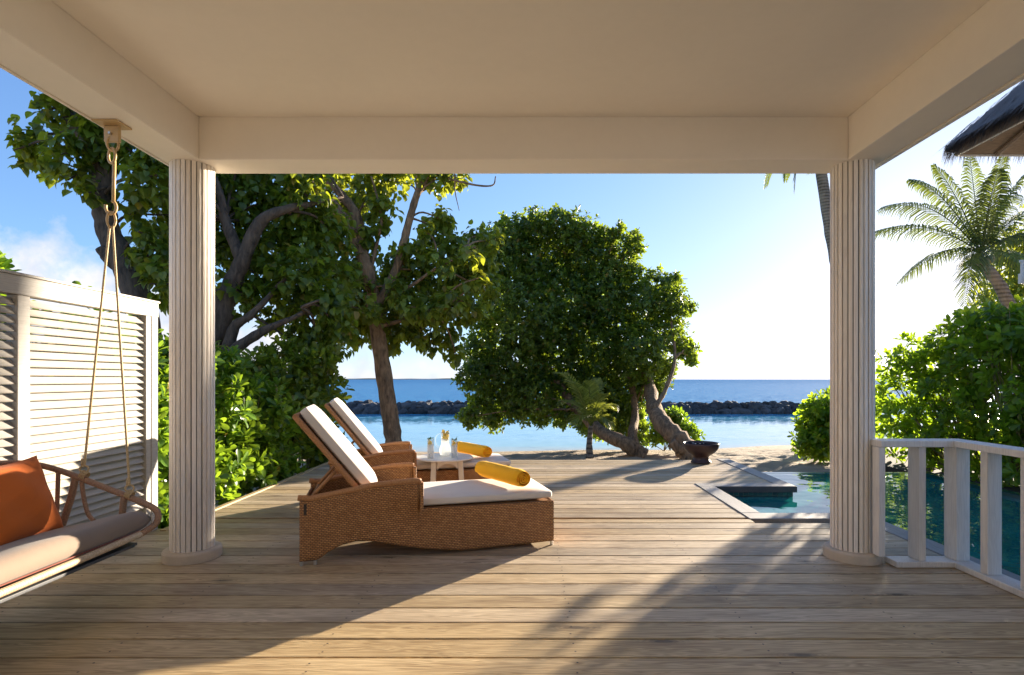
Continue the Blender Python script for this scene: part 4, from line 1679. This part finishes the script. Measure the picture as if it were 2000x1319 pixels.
def tree_mid():
    base = P(772, 905, 11.9)
    base = (base[0], base[1], -0.62)
    t = thing('broadleaf_tree', 'slender forked tree with yellow green heart leaves behind the loungers', 'tree', base)
    Y = 12.0
    tr = [base, P(768, 857, Y), P(756, 775, Y), P(740, 666, Y), P(729, 590, Y), P(719, 534, Y), P(700, 479, Y), P(682, 443, Y), P(646, 397, Y), P(596, 352, Y), P(540, 290, Y)]
    limb('trunk', tr, 0.20, 0.10, M['bark_b'], t, base, sides=12)
    limb('branch', [P(702, 482, Y), P(697, 425, Y), P(673, 388, Y), P(637, 347, Y), P(590, 280, Y)], 0.125, 0.06, M['bark_b'], t, base)
    limb('branch', [P(735, 600, Y), P(751, 572, Y), P(774, 525, Y), P(788, 475, Y), P(801, 425, Y), P(815, 379, Y), P(833, 343, Y), P(850, 270, Y)], 0.105, 0.06, M['bark_b'], t, base)
    limb('branch', [P(722, 540, Y), P(735, 480, Y), P(745, 430, Y), P(735, 380, Y), P(725, 345, Y)], 0.045, 0.02, M['bark_b'], t, base)
    limb('branch', [P(838, 335, Y), P(880, 350, Y), P(930, 362, Y), P(962, 362, Y), P(968, 345, Y)], 0.03, 0.012, M['bark_b'], t, base)
    limb('branch', [P(888, 340, Y), P(889, 375, Y), P(897, 412, Y)], 0.018, 0.006, M['bark_b'], t, base)
    limb('branch', [P(750, 585, Y), P(800, 560, Y - .3), P(860, 520, Y - .4), P(930, 490, Y - .4)], 0.05, 0.015, M['bark_b'], t, base)
    limb('branch', [P(735, 640, Y), P(790, 625, Y - .3), P(850, 610, Y - .4), P(910, 570, Y - .4)], 0.05, 0.015, M['bark_b'], t, base)
    anchors = tr[4:] + [P(774, 525, Y), P(801, 425, Y), P(815, 379, Y), P(697, 425, Y), P(860, 520, Y - .4), P(850, 610, Y - .4), P(910, 490, Y - .4)]
    cl = clumps_px([(660, 380, 34), (720, 370, 36), (775, 355, 30), (850, 352, 30), (895, 350, 22), (745, 410, 30), (690, 400, 34), (650, 440, 45), (680, 510, 48), (650, 560, 50),
                    (770, 520, 34), (815, 500, 36), (850, 455, 34), (865, 430, 24), (890, 490, 36), (930, 462, 22), (958, 470, 24), (945, 505, 28), (905, 540, 40), (945, 560, 30), (855, 550, 42),
                    (800, 570, 42), (750, 565, 42), (700, 570, 50), (690, 630, 45), (740, 630, 44), (790, 625, 40), (840, 610, 40), (885, 600, 36), (920, 600, 25), (870, 655, 30), (835, 665, 24),
                    (890, 690, 16), (765, 665, 24), (650, 640, 36), (815, 655, 22), (720, 300, 60), (820, 290, 60), (640, 300, 60), (905, 300, 30), (725, 455, 28), (862, 520, 24, 11.35), (912, 497, 22, 11.3), (800, 600, 26, 11.4), (880, 590, 26, 11.35), (772, 566, 20, 11.5), (738, 612, 18, 11.6), (836, 612, 22, 11.4), (930, 545, 22, 11.4), (835, 455, 16, 11.6)], Y + 0.62, 0.7)
    lv = Leaves()
    for c, r in cl:
        n = int(44 * (r[0] / 0.4) ** 2)
        p, o = clump_points(c, r, n, 0.3)
        drooping(lv, p, o, 6, 0.14)
    lv.build(t, M['hibiscus_l'], 'heart', 250, 'crown', base)
    twigs(cl, anchors, t, M['bark_b'], base, 0.025)


tree_mid()


def tree_beach():
    Y = 15.6
    base = (P(1300, 890, Y)[0], Y, -0.72)
    t = thing('beach_tree', 'wide dense dark green tree leaning over the sand at the water', 'tree', base)
    g = -0.75
    t1 = [P(1255, 892, 15.2), P(1240, 880, 15.2), P(1219, 865, 15.2), P(1177, 845, 15.7), P(1130, 800, 16.9), P(1070, 720, 17.7), P(1020, 640, 17.9)]
    t2 = [P(1352, 905, 14.2), P(1345, 885, 14.2), P(1319, 853, 14.4), P(1294, 828, 14.7), P(1277, 795, 15.5), P(1265, 740, 17.0), P(1240, 660, 17.6), P(1180, 560, 17.7)]
    limb('trunk', t1, 0.26, 0.10, M['bark_b'], t, base)
    limb('trunk', t2, 0.34, 0.10, M['bark_b'], t, base, gnarl=0.10)
    limb('trunk', [P(1244, 885, 15.4), P(1235, 850, 15.8), P(1240, 810, 16.8), P(1230, 740, 17.5), P(1190, 640, 17.8)], 0.16, 0.08, M['bark_b'], t, base)
    limb('branch', [P(1277, 800, 15.1), P(1300, 760, 15.6), P(1318, 700, 16.2), P(1310, 620, 16.8)], 0.08, 0.03, M['bark_b'], t, base)
    limb('branch', [P(1340, 880, 14.2), P(1325, 878, 14.0), P(1312, 862, 14.0)], 0.14, 0.10, M['bark_b'], t, base)
    anchors = t1[4:] + t2[4:] + [P(1300, 760, 15.6), P(1318, 700, 16.2), P(1230, 740, 16.5), P(1190, 640, 17.0)]
    cl = clumps_px([(1045, 448, 42), (1095, 440, 38), (1130, 465, 44), (1000, 462, 46), (960, 485, 38), (945, 535, 42), (1010, 530, 62), (1080, 520, 66), (1150, 520, 55), (1185, 480, 36), (1208, 452, 18), (1235, 480, 24),
                    (1240, 460, 12), (1215, 525, 40), (1180, 590, 66), (1110, 600, 80), (1030, 620, 75), (960, 620, 52), (1245, 600, 55), (1285, 558, 34), (1318, 545, 16), (1310, 590, 34), (1338, 600, 20), (1300, 650, 44),
                    (1335, 680, 24), (1352, 702, 14), (1240, 690, 62), (1170, 690, 72), (1090, 700, 76), (1010, 710, 66), (945, 690, 46), (925, 740, 36), (975, 770, 48), (940, 795, 34), (918, 815, 22), (965, 822, 24), (1030, 775, 55),
                    (1100, 775, 55), (1165, 770, 56), (1225, 770, 48), (1270, 745, 36), (1295, 720, 28), (1200, 820, 42), (1150, 815, 36), (1240, 825, 30), (1055, 815, 20), (1005, 800, 24), (1255, 855, 16), (1100, 815, 18), (1170, 845, 16)], Y + 1.7, 0.9)
    lv = Leaves()
    for c, r in cl:
        n = int(92 * (r[0] / 0.4) ** 2)
        p, o = clump_points(c, r, n, 0.35)
        rosettes(lv, p, o, 6, 0.15, (0.5, 1.6), 0.3, 0.5)
    lv.build(t, M['beach'], 'oval', 200, 'crown', base, 26)
    twigs(cl, anchors, t, M['bark_b'], base, 0.03)


tree_beach()


# ------------------------------------------------------------------ shrubs
def shrub(name, label, cat, base, cl, mat, size, dens, singles, k=9, kind='spat', hollow=0.5, stems=True, group=None):
    t = thing(name, label, cat, base, group=group)
    lv = Leaves()
    for c, r in cl:
        a = (r[0] * r[1] * r[2]) ** (2 / 3) / 0.09
        p, o = clump_points(c, r, max(6, int(dens * a)), hollow)
        keep = p[:, 2] > -0.5
        rosettes(lv, p[keep], o[keep], k, size)
    lv.build(t, M[mat], kind, singles, 'foliage', base)
    if stems:
        b = MB()
        for c, r in cl:
            for _ in range(5):
                q = Vector(c) + Vector(r) * 0.0 + Vector((random.uniform(-.6, .6) * r[0], random.uniform(-.6, .6) * r[1], random.uniform(-.2, .8) * r[2]))
                a = Vector((c[0] * 0.6 + base[0] * 0.4, c[1] * 0.6 + base[1] * 0.4, base[2]))
                b.tube([a, a.lerp(q, 0.55) + Vector((random.uniform(-.1, .1), random.uniform(-.1, .1), .05)), q], [0.014, 0.010, 0.005], 5, False)
        o = b.build('stem', M['stem'], t, smooth=True)
        o['kind'] = 'stuff'
    return t


cl = [((-4.05, 5.75, 0.25), (.5, .6, .55)), ((-4.15, 6.0, 1.0), (.55, .6, .55)), ((-4.3, 6.4, 1.45), (.5, .55, .42)), ((-3.85, 6.35, 0.35), (.42, .6, .5)), ((-3.95, 6.8, 1.0), (.5, .5, .5)), ((-4.15, 7.2, 1.40), (.45, .5, .36)),
      ((-3.75, 7.1, 0.35), (.36, .6, .5)), ((-3.8, 7.7, 0.85), (.42, .5, .5)), ((-3.95, 5.4, 0.9), (.36, .4, .6)), ((-4.15, 5.35, 1.5), (.35, .4, .4)), ((-3.7, 7.8, 0.2), (.35, .5, .4)), ((-4.6, 7, 1.2), (.6, .8, .6)), ((-3.82, 5.5, 0.2), (.3, .4, .4))]
shrub('seaside_shrub', 'bright glossy shrub with leaf rosettes growing along the deck edge', 'shrub', (-4.1, 6.6, -0.55), cl, 'naupaka', 0.165, 60, 300)
cl = [((-3.95, 8.6, 0.3), (.45, .5, .55)), ((-3.9, 9.1, 0.9), (.5, .5, .55)), ((-4.1, 9.2, 1.5), (.5, .5, .5)), ((-3.95, 9.8, 0.5), (.5, .5, .6)), ((-3.8, 9.9, 1.15), (.42, .45, .45)), ((-4.3, 8.6, 1.2), (.5, .5, .6)), ((-3.72, 9.6, 1.65), (.3, .4, .3)), ((-3.6, 9.7, 0.1), (.3, .4, .3))]
shrub('seaside_shrub', 'dark broad leaved shrub standing at the far corner of the deck', 'shrub', (-3.95, 9.3, -0.58), cl, 'hibiscus', 0.19, 42, 120, k=7)
cl = [((-4.05, 4.0, 0.9), (.45, .9, .9)), ((-4.1, 4.9, 1.45), (.4, .5, .55)), ((-4.25, 4.1, 1.75), (.3, .35, .5)), ((-4.05, 5.2, 0.5), (.35, .5, .6)), (P(-14, 524, 4.05), (.04, .05, .04))]
shrub('seaside_shrub', 'green shrub peeping over the top of the louvred screen', 'shrub', (-4.1, 4.4, -0.55), cl, 'naupaka', 0.165, 40, 60)
# a low shrub by the beach tree
cl = [((P(1310, 835, 16.4)), (.55, .5, .45)), (P(1340, 850, 16.3), (.45, .4, .35)), (P(1290, 865, 16.3), (.45, .4, .32)), (P(1318, 820, 16.6), (.35, .4, .3))]
shrub('seaside_shrub', 'small round bright green shrub tucked behind the gnarled trunk on the sand', 'shrub', (4.1, 16.4, -0.76), cl, 'naupaka', 0.18, 50, 40)

# the hedge on the far side of the pool
cl = []
yy = 2.4
while yy < 10.5:
    top = 2.28 + 0.14 * math.sin(yy * 1.7) + random.uniform(-.06, .06)
    if yy > 9.6:
        top -= (yy - 9.6) * 0.2
    xo = 6.95 + 0.10 * math.sin(yy * 2.3)
    z = 0.18
    while z < top - 0.2:
        if yy > 7.3 and 0.8 < z < 1.9 and random.random() < 0.16:
            z += 0.48
            continue
        cl.append(((xo + random.uniform(-.08, .08) + 0.05 * z, yy + random.uniform(-.1, .1), z), (.55, .42, .40)))
        z += 0.48
    cl.append(((xo + 0.1, yy, top - 0.30), (.62, .42, .33)))
    yy += 0.56
shrub('hedge', 'tall glossy green hedge along the far side of the pool', 'hedge', (7.0, 7.5, -0.16), cl, 'hedge', 0.165, 16, 300, hollow=0.4)
cl = [((7.0, 13.3, 0.05), (.62, .6, .55)), ((7.15, 13.3, 0.62), (.52, .55, .42)), ((7.5, 13.0, 0.3), (.6, .6, .6)), ((6.8, 13.2, -0.3), (.45, .5, .4)), ((7.6, 12.9, 0.9), (.5, .5, .45))]
shrub('seaside_shrub', 'rounded low shrub at the sandy end of the pool hedge', 'shrub', (7.1, 13.2, -0.58), cl, 'hedge', 0.18, 48, 60)


# ------------------------------------------------------------------ palms
def frond(parent, base, tip, rise, off, n=46, leaf=0.62, droop=0.5, wid=0.035, name='frond', mat='frond', hang=0.35):
    """a palm frond: arched rachis with a leaflet on either side at every node"""
    a, b = Vector(base), Vector(tip)
    mid = a.lerp(b, 0.5) + Vector((0, 0, rise))
    ps = []
    for i in range(n + 1):
        t = i / n
        ps.append(a * (1 - t) ** 2 + mid * 2 * t * (1 - t) + b * t * t)
    m = MB()
    m.tube(ps, [0.022 * (1 - 0.85 * i / n) for i in range(n + 1)], 5, False)
    L = (b - a).length
    for i in range(4, n + 1):
        t = i / n
        d = (ps[min(n, i + 1)] - ps[i - 1]).normalized()
        side = d.cross(Vector((0, 0, 1)))
        if side.length < 1e-3:
            side = Vector((1, 0, 0))
        side.normalize()
        upv = side.cross(d)
        ll = leaf * (math.sin(math.pi * min(1, 0.12 + 0.86 * t)) ** 0.6) * random.uniform(0.88, 1.1)
        for s in (-1, 1):
            dv = (side * s * 0.80 + d * (0.45 + 0.5 * t) + upv * 0.18 + Vector((random.uniform(-.09, .09), random.uniform(-.09, .09), random.uniform(-.09, .09)))).normalized()
            p0 = ps[i]
            p1 = p0 + dv * ll * 0.45 + Vector((0, 0, -0.05 * droop))
            p2 = p0 + dv * ll * 0.82 + Vector((0, 0, -hang * ll * droop))
            p3 = p0 + dv * ll * 0.98 + Vector((0, 0, -hang * 2.0 * ll * droop))
            w = d * wid * 0.5
            m.add([p0 - w * .5, p0 + w * .5, p1 + w, p1 - w, p2 + w * .7, p2 - w * .7, p3], [(0, 1, 2, 3), (3, 2, 4, 5), (5, 4, 6)])
    return m.build(name, M[mat], parent, off=off)


def palm_right():
    Y = 17.0
    base = (P(2080, 760, Y)[0], Y, -0.6)
    t = thing('coconut_palm', 'backlit coconut palm leaning out above the hedge', 'palm tree', base)
    tr = [base, P(2040, 680, Y), P(1975, 600, Y), P(1951, 555, Y), P(1914, 510, Y), P(1908, 495, Y)]
    limb('trunk', tr, 0.19, 0.15, M['bark_palm'], t, base, 12)
    c = P(1916, 495, Y)
    tips = [(1722, 405, 16.2, 1.25), (1700, 455, 16.6, 0.95), (1760, 548, 16.4, 0.9), (1885, 592, 16, 0.9), (1778, 350, 17.6, 0.9), (1824, 322, 17.2, 0.55), (1893, 300, 17.5, 0.2), (1960, 300, 17.2, 0.3), (2010, 330, 16.6, 0.5), (2060, 400, 17.4, 0.8),
            (2075, 470, 16.6, 0.8), (2040, 560, 17.6, 0.9), (1950, 330, 15.4, 0.5), (1985, 380, 18.6, 0.9), (1890, 545, 15.6, 0.9)]
    for x, y, yy, r in tips:
        frond(t, c, P(x, y, yy), r, base, n=54, leaf=0.66, droop=1.0, wid=0.055, hang=0.42)
    b = MB()
    for i in range(7):
        a = i * 0.9
        b.lathe([(0, -0.13), (0.08, -0.10), (0.11, 0), (0.08, 0.10), (0, 0.13)], 10, (c[0] + 0.24 * math.cos(a), c[1] + 0.24 * math.sin(a), c[2] - 0.22 - 0.05 * (i % 2)))
    b.build('coconuts', M['stem'], t, smooth=True)


palm_right()


def palm_tall():
    Y = 22.0
    base = (P(1700, 760, Y)[0], Y, -0.7)
    t = thing('coconut_palm', 'tall coconut palm whose curved trunk shows beside the right column', 'palm tree', base)
    tr = [base, P(1668, 640, Y), P(1640, 540, Y), P(1620, 440, Y), P(1605, 345, Y), P(1592, 270, Y), P(1575, 215, Y)]
    limb('trunk', tr, 0.26, 0.17, M['bark_palm'], t, base, 12)
    c = P(1573, 205, Y)
    for k in range(15):
        a = k * 2 * math.pi / 15 + 0.2
        z = [0.4, -0.9, -1.8][k % 3]
        frond(t, c, (c[0] + 2.6 * math.cos(a), c[1] + 2.6 * math.sin(a), c[2] + z), 1.0, base, n=44, leaf=0.75, droop=0.8, wid=0.075)
    frond(t, c, P(1496, 362, Y - .6), 1.3, base, n=50, leaf=0.6, droop=1.0, wid=0.15)
    frond(t, c, P(1552, 372, Y + .2), 1.2, base, n=50, leaf=0.6, droop=1.0, wid=0.15)
    frond(t, c, P(1535, 350, Y - 1), 1.2, base, n=50, leaf=0.6, droop=1.0, wid=0.15)


palm_tall()


def palm_young():
    Y = 13.6
    base = (P(1152, 893, Y)[0], Y, -0.58)
    t = thing('young_palm', 'small young palm with a short trunk in front of the dense tree', 'palm tree', base)
    c = P(1154, 832, Y)
    limb('trunk', [base, P(1151, 868, Y), c], 0.10, 0.055, M['bark_palm'], t, base, 10)
    for x, y, yy, r in [(1086, 728, 13.0, 0.75), (1110, 745, 12.9, 0.55), (1150, 745, 13.3, 0.25), (1192, 835, 13.1, 0.5), (1120, 828, 13.0, 0.45), (1180, 770, 13.2, 0.35), (1200, 800, 14.2, 0.6), (1095, 790, 14.2, 0.6), (1165, 740, 14.1, 0.3)]:
        frond(t, c, P(x, y, yy), r, base, n=34, leaf=0.36, droop=0.5, wid=0.036, mat='young_frond')


palm_young()

# trees behind the palm
cl = clumps_px([(1960, 540, 55), (2010, 500, 60), (2040, 560, 70), (1935, 575, 30), (1990, 600, 50), (1960, 480, 36), (2060, 430, 60), (1925, 600, 26), (2100, 520, 80)], 21.0, 0.8)
t = thing('broadleaf_tree', 'loose leafy tree standing behind the leaning palm', 'tree', (20.5, 21, -0.6))
limb('trunk', [(20.5, 21, -0.6), (20.0, 21, 2.0), P(2010, 500, 21)], 0.22, 0.08, M['bark'], t, (20.5, 21, -0.6))
lv = Leaves()
for c, r in cl:
    p, o = clump_points(c, r, int(34 * (r[0] / 0.4) ** 2), 0.2)
    drooping(lv, p, o, 5, 0.17)
lv.build(t, M['hibiscus_l'], 'oval', 0, 'crown', (20.5, 21, -0.6))

# ------------------------------------------------------------------ thatched villa, only its corner in sight
YV = 12.0
cxv, czv = P(1866, 303, YV)[0], P(1866, 303, YV)[2]
hut = thing('thatched_villa', 'corner of a thatched villa roof above the palm', 'villa', (cxv + 3, YV - 3, -0.5))
xe, ye, ze = cxv, YV, czv
X2, Y2 = xe + 7.0, ye - 7.0
AP = Vector((xe + 3.5, ye - 3.5, ze + 3.9))
# soffit boards under the eaves, sloping up to the ridge
so = MB()
ov = 0.02
corner = [Vector((xe + ov, ye - ov, ze)), Vector((X2, ye - ov, ze)), Vector((X2, Y2, ze)), Vector((xe + ov, Y2, ze))]
A2 = AP - Vector((0, 0, 0.35))
so.add([tuple(q) for q in corner] + [tuple(A2)], [(0, 1, 4), (1, 2, 4), (2, 3, 4), (3, 0, 4)])
so.build('soffit', M['soffit'], hut)
for q in [(xe + 1.0, 0), (xe + 2.2, 0), (xe + 3.4, 0)]:
    pass
for k in range(7):
    f_ = 0.12 + k * 0.13
    p0 = Vector((xe + 0.05, ye - 7.0 * f_, ze - 0.03))
    p1 = p0.lerp(A2, 0.9)
    MB().tube([p0, p1 + Vector((0, 0, -0.06))], 0.05, 6).build('rafter', M['soffit'], hut)
    p0 = Vector((xe + 7.0 * f_, ye - 0.05, ze - 0.03))
    MB().tube([p0, p0.lerp(A2, 0.9) + Vector((0, 0, -0.06))], 0.05, 6).build('rafter', M['soffit'], hut)
MB().box(xe, xe + 0.03, Y2, ye, ze - 0.035, ze + 0.0).build('eave_board', M['table'], hut)
MB().box(xe + 0.031, X2, ye - 0.03, ye, ze - 0.036, ze - 0.001).build('eave_board', M['table'], hut)
MB().box(xe - 0.02, xe - 0.001, Y2, ye, ze - 0.02, ze + 0.16).build('fascia', M['soffit'], hut)
th = MB()
thk = 0.13
out_c = [Vector((xe - 0.12, ye + 0.12, ze + 0.10)), Vector((X2, ye + 0.12, ze + 0.10)), Vector((X2, Y2, ze + 0.10)), Vector((xe - 0.12, Y2, ze + 0.10))]
up_c = [q + Vector((0, 0, thk)) for q in out_c]
A3 = AP + Vector((0, 0, thk))
th.add([tuple(q) for q in out_c + up_c] + [tuple(A3), tuple(AP)], [(0, 1, 5, 4), (1, 2, 6, 5), (2, 3, 7, 6), (3, 0, 4, 7), (4, 5, 8), (5, 6, 8), (6, 7, 8), (7, 4, 8), (1, 0, 9), (2, 1, 9), (3, 2, 9), (0, 3, 9)])
th.build('thatch', M['thatch'], hut)
# loose reed ends hanging along the eaves
rd = MB()
for k in range(3400):
    e_ = random.random()
    if e_ < 0.62:
        p = Vector((xe - 0.13, ye + 0.12 - random.random() * 7, ze + 0.04 + random.random() * 0.22))
        o_ = Vector((-1, random.uniform(-.3, .3), 0))
    else:
        p = Vector((xe - 0.12 + random.random() * 7, ye + 0.13, ze + 0.04 + random.random() * 0.2))
        o_ = Vector((random.uniform(-.3, .3), 1, 0))
    l_ = random.uniform(0.15, 0.36)
    q = p + o_ * l_ * 0.35 + Vector((0, 0, -l_))
    w = Vector((random.uniform(.006, .013), random.uniform(.006, .013), 0))
    rd.add([p - w, p + w, q], [(0, 1, 2)])
for k in range(4200):
    a_, b_ = random.random() ** 1.3, random.random()
    left_ = k % 3 > 0
    e0 = Vector((xe - 0.12, ye + 0.12 - b_ * 7, ze + 0.24)) if left_ else Vector((xe - 0.12 + b_ * 7, ye + 0.12, ze + 0.24))
    p = e0.lerp(A3, a_)
    d_ = (e0 - A3).normalized()
    q = p + d_ * random.uniform(.25, .5) + Vector((random.uniform(-.06, .06), random.uniform(-.06, .06), random.uniform(-.02, .05)))
    p = p + Vector((-0.02 if left_ else 0, 0 if left_ else 0.02, 0.03))
    w = (Vector((0, 1, 0)) if left_ else Vector((1, 0, 0))) * random.uniform(.012, .03)
    rd.add([p - w, p + w, q], [(0, 1, 2)])
r_ = rd.build('reed_ends', M['thatch'], hut)
r_['kind'] = 'stuff'
# its white balcony rail, entering at the edge of the frame
bxv, byv = P(1988, 530, 11.0)[0], 11.0
bz0 = P(1988, 555, 11.0)[2]
MB().box(bxv, bxv + 4, byv - 0.08, byv, bz0, bz0 + 0.2).build('balcony_edge', M['rail'], hut, bevel=0.006)
MB().box(bxv, bxv + 4, byv - 0.06, byv - 0.02, bz0 + 0.42, bz0 + 0.47).build('balcony_rail', M['rail'], hut, bevel=0.006)
for k in range(8):
    MB().box(bxv + 0.03 + k * 0.4, bxv + 0.08 + k * 0.4, byv - 0.06, byv - 0.02, bz0 + 0.201, bz0 + 0.419).build('balcony_post', M['rail'], hut)
MB().box(bxv + 0.6, bxv + 4, byv - 3.5, byv - 0.3, -0.5, bz0 - 0.01).build('wall', M['ceiling'], hut)
MB().box(bxv + 0.1, bxv + 4, byv - 3.6, byv - 0.09, bz0 + 0.02, bz0 + 0.12).build('balcony_floor', M['soffit'], hut)
